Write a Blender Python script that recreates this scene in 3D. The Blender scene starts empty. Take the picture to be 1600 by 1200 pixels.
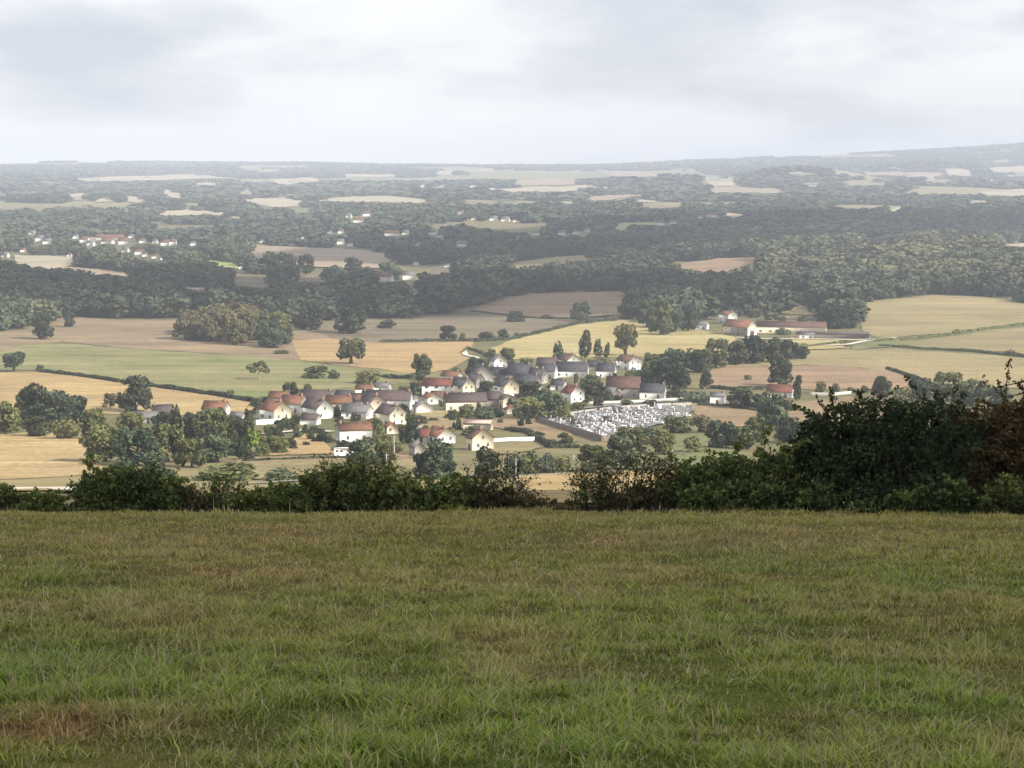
import bpy, math, random
import numpy as np
from mathutils import Vector, Matrix
from mathutils.geometry import delaunay_2d_cdt

SC = bpy.context.scene
COL = SC.collection
RNG = np.random.default_rng(7)
random.seed(7)
R = math.radians

# ------------------------------------------------------------------ camera
FPX = 2986.0                       # focal length in pixels of a 1600 px wide frame
PITCH = math.atan(349.0 / FPX)     # the eye level lies 349 px above the frame centre
cam_d = bpy.data.cameras.new('camera')
cam_d.sensor_width = 36.0
cam_d.lens = 36.0 * FPX / 1600.0
cam_d.clip_start = 0.1
cam_d.clip_end = 60000.0
cam = bpy.data.objects.new('camera', cam_d)
cam.rotation_euler = (math.pi / 2 - PITCH, 0, 0)
COL.objects.link(cam)
SC.camera = cam

# ------------------------------------------------------------------ light
SUN_EL, SUN_AZ = R(35), R(119)      # azimuth from +Y (the view direction) clockwise: behind, to the right
TO_SUN = np.array([math.cos(SUN_EL) * math.sin(SUN_AZ), math.cos(SUN_EL) * math.cos(SUN_AZ), math.sin(SUN_EL)])
sun_d = bpy.data.lights.new('sun', 'SUN')
sun_d.energy = 5.0
sun_d.color = (1.0, 0.93, 0.82)
sun_d.angle = R(0.9)
sun = bpy.data.objects.new('sun', sun_d)
sun.rotation_euler = Vector(TO_SUN).to_track_quat('Z', 'Y').to_euler()
COL.objects.link(sun)

SC.view_settings.view_transform = 'Standard'
SC.view_settings.look = 'None'
SC.view_settings.exposure = 0.55
SC.view_settings.gamma = 1.0
SC.render.engine = 'CYCLES'
SC.cycles.use_denoising = True
SC.cycles.max_bounces = 5
SC.cycles.diffuse_bounces = 2
SC.cycles.glossy_bounces = 1
SC.cycles.transmission_bounces = 2
SC.cycles.transparent_max_bounces = 12
SC.cycles.volume_bounces = 3
SC.cycles.sample_clamp_indirect = 4.0

world = bpy.data.worlds.new('World')
SC.world = world
world.use_nodes = True
wn, wl = world.node_tree.nodes, world.node_tree.links
wn.clear()
w_out = wn.new('ShaderNodeOutputWorld')
w_sky = wn.new('ShaderNodeTexSky')
w_sky.sky_type = 'NISHITA'
w_sky.sun_disc = False
w_sky.sun_elevation = SUN_EL
w_sky.sun_rotation = SUN_AZ
w_bg = wn.new('ShaderNodeBackground'); w_bg.inputs['Strength'].default_value = 0.10
w_cl = wn.new('ShaderNodeBackground'); w_cl.inputs['Strength'].default_value = 1.0
w_mix = wn.new('ShaderNodeMixShader')
w_tc = wn.new('ShaderNodeTexCoord')
def wnoise(scale, stretch, detail, rough, off=(0, 0, 0)):
    mp = wn.new('ShaderNodeMapping')
    mp.inputs['Scale'].default_value = (scale, scale, scale * stretch)
    mp.inputs['Location'].default_value = off
    wl.new(w_tc.outputs['Generated'], mp.inputs['Vector'])
    t = wn.new('ShaderNodeTexNoise')
    t.inputs['Scale'].default_value = 1.0
    t.inputs['Detail'].default_value = detail
    t.inputs['Roughness'].default_value = rough
    wl.new(mp.outputs['Vector'], t.inputs['Vector'])
    return t.outputs['Fac']
def wramp(fac, stops):
    r = wn.new('ShaderNodeValToRGB')
    while len(r.color_ramp.elements) < len(stops):
        r.color_ramp.elements.new(0.5)
    for e, (p, c) in zip(r.color_ramp.elements, stops):
        e.position = p; e.color = (*c, 1)
    wl.new(fac, r.inputs['Fac'])
    return r.outputs['Color']
big = wnoise(5.2, 4.0, 4, 0.48, (0.6, 8.2, 4.4))
fine = wnoise(22.0, 2.6, 4, 0.55, (4.1, 0.3, 5.2))
wm = wn.new('ShaderNodeMath'); wm.operation = 'MULTIPLY_ADD'
wl.new(fine, wm.inputs[0]); wm.inputs[1].default_value = 0.20; wl.new(big, wm.inputs[2])
# cloud deck: grey-blue undersides where it is thick, near white where it is thin
cloud_col = wramp(wm.outputs[0], [(0.46, (0.94, 0.94, 0.955)), (0.59, (0.88, 0.885, 0.912)), (0.69, (0.72, 0.745, 0.80)), (0.80, (0.60, 0.635, 0.71))])
# a cloudy sky is brighter overhead than at the horizon
w_sep = wn.new('ShaderNodeSeparateXYZ'); wl.new(w_tc.outputs['Generated'], w_sep.inputs[0])
w_el = wn.new('ShaderNodeMapRange'); w_el.inputs['From Min'].default_value = 0.08; w_el.inputs['From Max'].default_value = 0.9
w_el.inputs['To Min'].default_value = 0.77; w_el.inputs['To Max'].default_value = 0.82
wl.new(w_sep.outputs['Z'], w_el.inputs['Value'])
wl.new(cloud_col, w_cl.inputs['Color'])
wl.new(w_el.outputs[0], w_cl.inputs['Strength'])
wl.new(w_sky.outputs['Color'], w_bg.inputs['Color'])
w_mix.inputs['Fac'].default_value = 0.93
wl.new(w_bg.outputs[0], w_mix.inputs[1])
wl.new(w_cl.outputs[0], w_mix.inputs[2])
wl.new(w_mix.outputs[0], w_out.inputs['Surface'])

# ------------------------------------------------------------------ small tools
def tag(o, label=None, cat=None, group=None, kind=None):
    if label: o['label'] = label
    if cat: o['category'] = cat
    if group: o['group'] = group
    if kind: o['kind'] = kind
    return o

def link(o, parent=None):
    COL.objects.link(o)
    if parent is not None: o.parent = parent
    return o

def empty(name, loc=(0, 0, 0), rz=0.0):
    o = bpy.data.objects.new(name, None)
    o.empty_display_size = 0.5
    o.location = loc; o.rotation_euler = (0, 0, rz)
    return link(o)

def np_mesh(name, V, faces, tint=None, smooth=False, mats=(), mat_idx=None, col=None):
    """faces: list of int arrays (n,3) / (n,4) / (n,k); tint: one float per face; col: rgb per vertex."""
    me = bpy.data.meshes.new(name)
    V = np.ascontiguousarray(V, dtype=np.float32)
    me.vertices.add(len(V)); me.vertices.foreach_set('co', V.ravel())
    faces = [np.asarray(f, dtype=np.int32) for f in faces if len(f)]
    nl = sum(f.size for f in faces); nf = sum(len(f) for f in faces)
    me.loops.add(nl); me.polygons.add(nf)
    me.loops.foreach_set('vertex_index', np.concatenate([f.ravel() for f in faces]))
    tot = np.concatenate([np.full(len(f), f.shape[1], dtype=np.int32) for f in faces])
    me.polygons.foreach_set('loop_start', np.concatenate([[0], np.cumsum(tot)[:-1]]).astype(np.int32))
    if smooth: me.polygons.foreach_set('use_smooth', np.ones(nf, dtype=bool))
    if mat_idx is not None: me.polygons.foreach_set('material_index', np.asarray(mat_idx, dtype=np.int32))
    if tint is not None:
        a = me.attributes.new('tint', 'FLOAT', 'FACE'); a.data.foreach_set('value', np.asarray(tint, dtype=np.float32))
    if col is not None:
        a = me.attributes.new('col', 'FLOAT_COLOR', 'POINT')
        c = np.ones((len(V), 4), dtype=np.float32); c[:, :3] = col
        a.data.foreach_set('color', c.ravel())
    for m in mats: me.materials.append(m)
    me.update(calc_edges=True)
    return me

def mobj(name, me, parent=None, loc=None):
    o = bpy.data.objects.new(name, me)
    if loc is not None: o.location = loc
    return link(o, parent)

def hash2(i, j, s):
    h = np.sin(i * 127.1 + j * 311.7 + s * 74.7) * 43758.5453
    return h - np.floor(h)
def vnoise(x, y, s=0):
    i, j = np.floor(x), np.floor(y)
    u, v = x - i, y - j
    u = u * u * (3 - 2 * u); v = v * v * (3 - 2 * v)
    a = hash2(i, j, s); b = hash2(i + 1, j, s); c = hash2(i, j + 1, s); d = hash2(i + 1, j + 1, s)
    return (a * (1 - u) + b * u) * (1 - v) + (c * (1 - u) + d * u) * v
def fbm(x, y, s=0, o=3):
    t = 0; a = 0.5; n = 0
    for k in range(o):
        t = t + a * vnoise(x * 2 ** k, y * 2 ** k, s + k); n += a; a *= 0.5
    return t / n
def sstep(a, b, x):
    t = np.clip((x - a) / (b - a), 0, 1); return t * t * (3 - 2 * t)

# ------------------------------------------------------------------ the lie of the land
def z_at(Y, py):                    # height of the sight line through image row py, at depth Y
    return -Y * math.tan(PITCH + math.atan((py - 600) / FPX))
PROF = [(-400, 0.6), (-150, 0.6), (-40, 0.2), (-8, -0.38), (0, -1.6), (20, -4.65), (46, -8.60)]
PROF += [(Y, z_at(Y, p)) for Y, p in [(58, 804.5), (80, 797), (150, 776), (300, 758), (520, 744), (640, 700), (800, 650), (980, 600), (1160, 560),
         (1380, 520), (1720, 470), (2250, 420), (2850, 381), (3900, 341), (6200, 301), (8400, 281), (11500, 264), (13500, 257), (16000, 258)]]
PX_, PY_ = np.array(PROF).T
def _pchip_slopes(x, y):
    h = np.diff(x); d = np.diff(y) / h; m = np.zeros_like(y)
    for k in range(1, len(x) - 1):
        if d[k - 1] * d[k] > 0:
            w1 = 2 * h[k] + h[k - 1]; w2 = h[k] + 2 * h[k - 1]
            m[k] = (w1 + w2) / (w1 / d[k - 1] + w2 / d[k])
    m[0], m[-1] = d[0], d[-1]
    return m
PM_ = _pchip_slopes(PX_, PY_)
def profile(Y):
    Y = np.clip(Y, PX_[0], PX_[-1])
    k = np.clip(np.searchsorted(PX_, Y) - 1, 0, len(PX_) - 2)
    h = PX_[k + 1] - PX_[k]; t = (Y - PX_[k]) / h
    return ((2 * t**3 - 3 * t**2 + 1) * PY_[k] + (t**3 - 2 * t**2 + t) * h * PM_[k]
            + (-2 * t**3 + 3 * t**2) * PY_[k + 1] + (t**3 - t**2) * h * PM_[k + 1])
# wooded hills of the far country: image column and row of the crest, half width in pixels, depth in metres, half depth
CRESTS = [(1262, 262, 95, 7800, 420), (505, 288, 62, 6400, 330), (635, 288, 70, 6900, 330), (1450, 253, 90, 9800, 500), (1040, 274, 95, 7200, 420), (330, 288, 120, 6500, 380), (20, 274, 130, 8300, 500), (860, 270, 75, 8600, 420),
          (1560, 308, 130, 5200, 380), (930, 322, 120, 4700, 300), (700, 318, 70, 5000, 260), (120, 320, 150, 4800, 320)]
CREST_W = []
for cx_, cy_, hw_, Yc_, sy_ in CRESTS:
    CREST_W.append(((cx_ - 800) / FPX * Yc_, Yc_, hw_ * Yc_ / FPX, sy_, z_at(Yc_, cy_) - 13 - float(profile(np.array([float(Yc_)]))[0])))
def H(x, y):
    x = np.asarray(x, dtype=float); y = np.asarray(y, dtype=float)
    z = profile(y)
    z = z + sstep(2, 12, y) * (0.25 * (fbm(x / 9, y / 9, 3) - 0.5)) * (1 - sstep(60, 120, y))
    z = z - 0.006 * x * sstep(4, 14, y) * (1 - sstep(55, 140, y))
    a = sstep(1200, 2400, y)
    z = z + a * 7 * (fbm(x / 420, y / 520, 11) - 0.5)
    z = z + 22 * np.exp(-(np.abs((x - 760) / 400)) ** 2.6 - ((y - 2200) / 330) ** 2)
    b = sstep(2800, 6500, y)
    z = z + b * 30 * (fbm(x / 1500 + 3.1, y / 1700 + 7.7, 21) - 0.5)
    for hx, hy, sx, sy, hh in CREST_W:
        z = z + max(hh, 4.0) * np.exp(-(np.abs((x - hx) / sx)) ** 3 - ((y - hy) / sy) ** 2)
    c = sstep(9000, 13300, y)
    z = z + c * 132 * np.clip((x / np.maximum(y, 1) - 0.05) / 0.22, 0, 1.2) + c * 52 * (fbm(x / 1500, y / 4000, 31, 2) - 0.5)
    return z

CP, SP = math.cos(PITCH), math.sin(PITCH)
def project(x, y, z):
    d = y * CP - z * SP
    return 800 + FPX * x / d, 600 - FPX * (y * SP + z * CP) / d
def at(px, py):
    """ground points seen at image positions (1600 x 1200), by marching the sight lines over the land"""
    px = np.atleast_1d(np.asarray(px, dtype=float)); py = np.atleast_1d(np.asarray(py, dtype=float))
    dx = (px - 800) / FPX; du = (600 - py) / FPX
    dy = CP + du * SP; dz = -SP + du * CP
    dx = dx / dy; dz = dz / dy                           # per metre of depth
    ys = np.geomspace(4, 15500, 520)
    lo = np.full(len(px), 4.0); hi = np.full(len(px), 15500.0)
    for k in range(0, len(px), 256):
        q = slice(k, k + 256)
        yy = ys[None, :] + 0 * dx[q, None]
        under = dz[q, None] * yy < H(dx[q, None] * yy, yy)
        under[:, 0] = False
        first = np.where(under.any(1), under.argmax(1), len(ys) - 1)
        hi[q] = ys[first]; lo[q] = ys[np.maximum(first - 1, 0)]
    for _ in range(18):
        m = (lo + hi) / 2
        b = dz * m < H(dx * m, m)
        hi = np.where(b, m, hi); lo = np.where(b, lo, m)
    y = hi; x = dx * y
    return np.stack([x, y, H(x, y)], 1)
def at1(px, py): return at([px], [py])[0]
def mpp(p): return (p[1] * CP - p[2] * SP) / FPX

def in_poly(px, py, poly):
    px = np.asarray(px, float); py = np.asarray(py, float)
    r = np.zeros(px.shape, bool); n = len(poly)
    for i in range(n):
        x1, y1 = poly[i]; x2, y2 = poly[(i + 1) % n]
        if y1 == y2: continue
        c = ((y1 > py) != (y2 > py)) & (px < (x2 - x1) * (py - y1) / (y2 - y1) + x1)
        r ^= c
    return r

# ------------------------------------------------------------------ materials
def nodes_of(name):
    m = bpy.data.materials.new(name); m.use_nodes = True
    n, l = m.node_tree.nodes, m.node_tree.links
    b = n['Principled BSDF']
    b.inputs['Roughness'].default_value = 0.9
    b.inputs['Specular IOR Level'].default_value = 0.15
    return m, n, l, b
def ramp(n, l, fac, stops):
    r = n.new('ShaderNodeValToRGB')
    while len(r.color_ramp.elements) < len(stops): r.color_ramp.elements.new(0.5)
    for e, (p, c) in zip(r.color_ramp.elements, stops):
        e.position = p; e.color = (*c, 1)
    l.new(fac, r.inputs['Fac']); return r.outputs['Color']
def noise(n, l, scale, detail=3, vec=None, stretch=None, rough=0.55):
    t = n.new('ShaderNodeTexNoise')
    t.inputs['Detail'].default_value = detail; t.inputs['Roughness'].default_value = rough
    if vec is None:
        g = n.new('ShaderNodeNewGeometry'); vec = g.outputs['Position']
    if stretch:
        mp = n.new('ShaderNodeMapping'); mp.inputs['Scale'].default_value = stretch[:3]
        if len(stretch) > 3: mp.inputs['Rotation'].default_value = (0, 0, stretch[3])
        l.new(vec, mp.inputs['Vector']); vec = mp.outputs['Vector']
    t.inputs['Scale'].default_value = scale
    l.new(vec, t.inputs['Vector'])
    return t.outputs['Fac']
def mixc(n, l, fac, a, b, mode='MIX'):
    m = n.new('ShaderNodeMix'); m.data_type = 'RGBA'; m.blend_type = mode
    if isinstance(fac, float): m.inputs[0].default_value = fac
    else: l.new(fac, m.inputs[0])
    for s, v in ((m.inputs[6], a), (m.inputs[7], b)):
        if isinstance(v, tuple): s.default_value = (*v, 1)
        else: l.new(v, s)
    return m.outputs[2]
def objspace(n):
    return n.new('ShaderNodeTexCoord').outputs['Object']

def mat_plain(name, c1, c2=None, scale=0.6, rough=0.9, lo=0.35, hi=0.65, spec=0.15, stretch=None):
    m, n, l, b = nodes_of(name)
    c2 = c2 or tuple(v * 0.8 for v in c1)
    f = noise(n, l, scale, 4, objspace(n), stretch)
    l.new(ramp(n, l, f, [(lo, c1), (hi, c2)]), b.inputs['Base Color'])
    b.inputs['Roughness'].default_value = rough; b.inputs['Specular IOR Level'].default_value = spec
    return m
def mat_roof(name, c1, c2, c3):
    """clay tiles: courses down the slope, patches of darker and of weathered tiles"""
    m, n, l, b = nodes_of(name)
    o = objspace(n)
    f = noise(n, l, 0.55, 4, o)
    base = ramp(n, l, f, [(0.36, c1), (0.52, c2), (0.68, c3)])
    f2 = noise(n, l, 3.2, 2, o, (1, 1, 1))
    k = ramp(n, l, f2, [(0.3, (0.72, 0.72, 0.72)), (0.7, (1.1, 1.1, 1.1))])
    l.new(mixc(n, l, 1.0, base, k, 'MULTIPLY'), b.inputs['Base Color'])
    w = n.new('ShaderNodeTexWave'); w.bands_direction = 'Z'; w.inputs['Scale'].default_value = 1.6; w.inputs['Distortion'].default_value = 0.3
    l.new(o, w.inputs['Vector'])
    bp = n.new('ShaderNodeBump'); bp.inputs['Strength'].default_value = 0.5; bp.inputs['Distance'].default_value = 0.06
    l.new(w.outputs['Fac'], bp.inputs['Height']); l.new(bp.outputs[0], b.inputs['Normal'])
    return m
def mat_field(name, c1, c2, s1=0.02, angle=0.0, stripe=0.35, c3=None, band=0.3, speck=1.0):
    m, n, l, b = nodes_of(name)
    big = noise(n, l, s1, 4)
    base = ramp(n, l, big, [(0.34, c1), (0.5, c2), (0.68, c3 or c1)])
    st = noise(n, l, band, 3, None, (0.05, 1.0, 0.2, angle))
    k = ramp(n, l, st, [(0.3, (1 - stripe * 0.6,) * 3), (0.7, (1 + stripe * 0.35,) * 3)])
    base = mixc(n, l, 1.0, base, k, 'MULTIPLY')
    md = noise(n, l, s1 * 6, 4, None, (0.5, 1.0, 1.0, angle), 0.65)
    base = mixc(n, l, 1.0, base, ramp(n, l, md, [(0.30, (0.80, 0.82, 0.84)), (0.5, (1.0, 1.0, 1.0)), (0.72, (1.14, 1.12, 1.06))]), 'MULTIPLY')
    tr = noise(n, l, 0.55, 1, None, (0.012, 1.0, 0.2, angle))
    base = mixc(n, l, 1.0, base, ramp(n, l, tr, [(0.34, (1 - stripe * 0.85,) * 3), (0.42, (1.0, 1.0, 1.0))]), 'MULTIPLY')
    fn = noise(n, l, 0.5, 3)
    k2 = ramp(n, l, fn, [(0.3, (1 - 0.28 * speck,) * 3), (0.7, (1 + 0.16 * speck,) * 3)])
    l.new(mixc(n, l, 1.0, base, k2, 'MULTIPLY'), b.inputs['Base Color'])
    b.inputs['Specular IOR Level'].default_value = 0.05
    # ragged margin: rough grass of the ground below grows in over the edge of the sheet
    ea = n.new('ShaderNodeAttribute'); ea.attribute_name = 'inner'
    en = noise(n, l, 0.16, 4, None, (1, 1, 1), 0.7)
    mm = n.new('ShaderNodeMath'); mm.operation = 'MULTIPLY_ADD'; l.new(ea.outputs['Fac'], mm.inputs[0]); mm.inputs[1].default_value = 2.6; l.new(en, mm.inputs[2])
    mr = n.new('ShaderNodeMapRange'); mr.inputs['From Min'].default_value = 0.62; mr.inputs['From Max'].default_value = 0.85; l.new(mm.outputs[0], mr.inputs['Value'])
    tb = n.new('ShaderNodeBsdfTransparent'); mx = n.new('ShaderNodeMixShader')
    l.new(mr.outputs[0], mx.inputs[0]); l.new(tb.outputs[0], mx.inputs[1]); l.new(b.outputs[0], mx.inputs[2])
    l.new(mx.outputs[0], n['Material Output'].inputs['Surface'])
    return m
def mat_foliage(name, stops, rnd=0.5, nscale=0.25, transl=0.0):
    """stops over the leaf clump's tint 0..1; each tree shifts along the ramp and in brightness by its own random number"""
    m, n, l, b = nodes_of(name)
    at_ = n.new('ShaderNodeAttribute'); at_.attribute_name = 'tint'
    oi = n.new('ShaderNodeObjectInfo')
    a = n.new('ShaderNodeMath'); a.operation = 'MULTIPLY_ADD'
    l.new(oi.outputs['Random'], a.inputs[0]); a.inputs[1].default_value = rnd; l.new(at_.outputs['Fac'], a.inputs[2])
    s = n.new('ShaderNodeMath'); s.operation = 'SUBTRACT'; l.new(a.outputs[0], s.inputs[0]); s.inputs[1].default_value = rnd * 0.5
    c = ramp(n, l, s.outputs[0], stops)
    f = noise(n, l, nscale, 3)
    k = ramp(n, l, f, [(0.3, (0.7, 0.7, 0.72)), (0.7, (1.3, 1.28, 1.2))])
    c = mixc(n, l, 1.0, c, k, 'MULTIPLY')
    l.new(c, b.inputs['Base Color'])
    b.inputs['Roughness'].default_value = 0.75
    b.inputs['Specular IOR Level'].default_value = 0.12
    if transl:
        t = n.new('ShaderNodeBsdfTranslucent'); l.new(c, t.inputs['Color'])
        mx = n.new('ShaderNodeMixShader'); mx.inputs[0].default_value = transl
        l.new(b.outputs[0], mx.inputs[1]); l.new(t.outputs[0], mx.inputs[2])
        l.new(mx.outputs[0], n['Material Output'].inputs['Surface'])
    return m

M = {}
M['white'] = mat_plain('white_render', (0.80, 0.79, 0.76), (0.70, 0.69, 0.65), 0.35)
M['cream'] = mat_plain('cream_render', (0.74, 0.65, 0.49), (0.64, 0.55, 0.41), 0.35)
M['paleyellow'] = mat_plain('pale_yellow_render', (0.78, 0.71, 0.55), (0.70, 0.63, 0.48), 0.35)
M['beige'] = mat_plain('beige_render', (0.52, 0.46, 0.36), (0.42, 0.37, 0.29), 0.5)
M['pinkish'] = mat_plain('pinkish_render', (0.66, 0.54, 0.44), (0.58, 0.46, 0.37), 0.5)
M['stone'] = mat_plain('rubble_stone', (0.34, 0.30, 0.25), (0.22, 0.19, 0.16), 1.6)
M['greystone'] = mat_plain('grey_stone', (0.42, 0.39, 0.36), (0.30, 0.28, 0.26), 1.4)
M['orange'] = mat_roof('orange_tiles', (0.251, 0.125, 0.080), (0.205, 0.103, 0.068), (0.152, 0.080, 0.057))
M['red'] = mat_roof('red_tiles', (0.213, 0.080, 0.061), (0.167, 0.068, 0.053), (0.129, 0.059, 0.050))
M['brown'] = mat_roof('brown_tiles', (0.167, 0.091, 0.068), (0.129, 0.076, 0.065), (0.099, 0.065, 0.057))
M['rust'] = mat_roof('rust_brown_tiles', (0.228, 0.114, 0.065), (0.182, 0.095, 0.061), (0.144, 0.084, 0.061))
M['purple'] = mat_roof('purple_brown_tiles', (0.122, 0.090, 0.085), (0.095, 0.076, 0.076), (0.144, 0.095, 0.084))
M['slate'] = mat_roof('dark_slates', (0.065, 0.065, 0.072), (0.084, 0.084, 0.091), (0.049, 0.049, 0.057))
M['greyroof'] = mat_roof('grey_sheet_roof', (0.152, 0.144, 0.144), (0.190, 0.182, 0.182), (0.122, 0.114, 0.114))
M['pinkroof'] = mat_roof('pale_pink_sheet_roof', (0.60, 0.45, 0.38), (0.52, 0.38, 0.31), (0.42, 0.30, 0.24))
M['glass'] = mat_plain('window_glass', (0.10, 0.105, 0.115), (0.06, 0.065, 0.07), 2.0, 0.15, spec=0.5)
M['wood'] = mat_plain('weathered_door_wood', (0.12, 0.085, 0.06), (0.08, 0.06, 0.045), 3.0)
M['shutter'] = mat_plain('painted_shutter', (0.30, 0.32, 0.33), (0.25, 0.27, 0.28), 3.0)
M['chimney'] = mat_plain('chimney_brick', (0.32, 0.20, 0.15), (0.24, 0.16, 0.13), 2.5)
M['bark'] = mat_plain('tree_bark', (0.075, 0.06, 0.048), (0.045, 0.037, 0.03), 2.0, stretch=(1, 1, 0.3))
M['palebark'] = mat_plain('pale_bark', (0.30, 0.28, 0.24), (0.20, 0.18, 0.15), 2.0, stretch=(1, 1, 0.3))
M['concrete'] = mat_plain('pale_concrete', (0.52, 0.50, 0.46), (0.42, 0.40, 0.37), 1.0)
M['graniteA'] = mat_plain('white_marble', (0.74, 0.74, 0.75), (0.62, 0.62, 0.64), 1.5, 0.5, spec=0.4)
M['graniteB'] = mat_plain('grey_granite', (0.30, 0.29, 0.30), (0.20, 0.20, 0.21), 2.5, 0.45, spec=0.4)
M['graniteC'] = mat_plain('dark_granite', (0.09, 0.085, 0.09), (0.06, 0.06, 0.065), 2.5, 0.35, spec=0.5)
M['graniteD'] = mat_plain('pink_granite', (0.46, 0.36, 0.33), (0.36, 0.28, 0.26), 2.5, 0.45, spec=0.4)
M['gravel'] = mat_plain('grey_gravel', (0.21, 0.205, 0.19), (0.14, 0.138, 0.13), 0.3)
M['asphalt'] = mat_plain('worn_asphalt', (0.30, 0.28, 0.235), (0.22, 0.205, 0.17), 0.2)
M['track'] = mat_plain('pale_track', (0.58, 0.53, 0.44), (0.48, 0.43, 0.35), 0.2)
M['van'] = mat_plain('white_paint', (0.80, 0.80, 0.80), (0.76, 0.76, 0.76), 1.0, 0.3, spec=0.5)
M['rubber'] = mat_plain('tyre_rubber', (0.03, 0.03, 0.03), (0.02, 0.02, 0.02), 5.0)
M['dirtwall'] = mat_plain('mossy_old_wall', (0.20, 0.17, 0.14), (0.11, 0.095, 0.08), 0.6)

G = {}
G['village'] = mat_foliage('village_leaves', [(0.0, (0.043, 0.057, 0.026)), (0.35, (0.076, 0.093, 0.038)), (0.65, (0.112, 0.126, 0.048)), (1.0, (0.172, 0.172, 0.065))], 0.6)
G['olive'] = mat_foliage('olive_leaves', [(0.0, (0.054, 0.060, 0.027)), (0.35, (0.092, 0.100, 0.040)), (0.65, (0.128, 0.130, 0.050)), (1.0, (0.18, 0.17, 0.065))], 0.5)
G['bluegreen'] = mat_foliage('blue_green_leaves', [(0.0, (0.034, 0.052, 0.034)), (0.4, (0.060, 0.085, 0.050)), (0.7, (0.088, 0.115, 0.062)), (1.0, (0.14, 0.165, 0.085))], 0.5)
G['dark'] = mat_foliage('dark_leaves', [(0.0, (0.024, 0.033, 0.021)), (0.5, (0.047, 0.058, 0.033)), (1.0, (0.086, 0.096, 0.046))], 0.3)
G['bright'] = mat_foliage('fresh_green_leaves', [(0.0, (0.08, 0.12, 0.025)), (0.5, (0.14, 0.20, 0.04)), (1.0, (0.21, 0.28, 0.06))], 0.1)
G['russet'] = mat_foliage('russet_leaves', [(0.0, (0.075, 0.062, 0.034)), (0.35, (0.125, 0.098, 0.054)), (0.6, (0.12, 0.112, 0.052)), (1.0, (0.10, 0.116, 0.050))], 0.6)
G['wood'] = mat_foliage('wood_leaves', [(0.0, (0.038, 0.050, 0.036)), (0.4, (0.060, 0.076, 0.046)), (0.7, (0.085, 0.100, 0.056)), (1.0, (0.135, 0.132, 0.070))], 0.3, 0.012)
# ------------------------------------------------------------------ ground sheet
def ground_sheet():
    ys = np.concatenate([np.linspace(-380, 0, 24)[:-1], np.linspace(0, 60, 40)[:-1], np.geomspace(60, 15900, 640)])
    us = np.linspace(-1, 1, 361); us = np.sign(us) * np.abs(us) ** 1.25
    Y, U = np.meshgrid(ys, us, indexing='ij')
    X = U * (260 + 0.50 * np.abs(Y))
    Z = H(X, Y)
    nr, nc = Y.shape
    V = np.stack([X, Y, Z], -1).reshape(-1, 3)
    i = np.arange(nr * nc).reshape(nr, nc)
    F = np.stack([i[:-1, :-1], i[:-1, 1:], i[1:, 1:], i[1:, :-1]], -1).reshape(-1, 4)
    x, y = V[:, 0], V[:, 1]
    n1 = fbm(x / 90, y / 140, 41)[:, None]; n2 = fbm(x / 420, y / 800, 45)[:, None]
    garden = np.array([0.085, 0.095, 0.042]) * (1 - n1) + np.array([0.21, 0.18, 0.10]) * n1
    hill = np.array([0.13, 0.13, 0.06]) * (1 - n1) + np.array([0.30, 0.24, 0.13]) * n1
    scrub = np.array([0.075, 0.084, 0.044]) * (1 - n2) + np.array([0.20, 0.175, 0.10]) * n2
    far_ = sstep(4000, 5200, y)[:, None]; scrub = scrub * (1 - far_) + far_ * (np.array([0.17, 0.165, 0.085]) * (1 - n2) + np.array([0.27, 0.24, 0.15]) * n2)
    t = sstep(1350, 1700, y)[:, None]
    v = sstep(520, 600, y)[:, None]
    c = (hill * (1 - v) + garden * v) * (1 - t) + scrub * t
    me = np_mesh('ground', V, [F], smooth=True, mats=[M['ground']], col=c)
    tag(mobj('ground', me), kind='structure')
m, n, l, b = nodes_of('ground')
a_ = n.new('ShaderNodeAttribute'); a_.attribute_name = 'col'
k_ = ramp(n, l, noise(n, l, 0.06, 5, rough=0.65), [(0.3, (0.68, 0.7, 0.72)), (0.7, (1.3, 1.25, 1.18))])
l.new(mixc(n, l, 1.0, a_.outputs['Color'], k_, 'MULTIPLY'), b.inputs['Base Color'])
b.inputs['Specular IOR Level'].default_value = 0.05
M['ground'] = m
ground_sheet()

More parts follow.
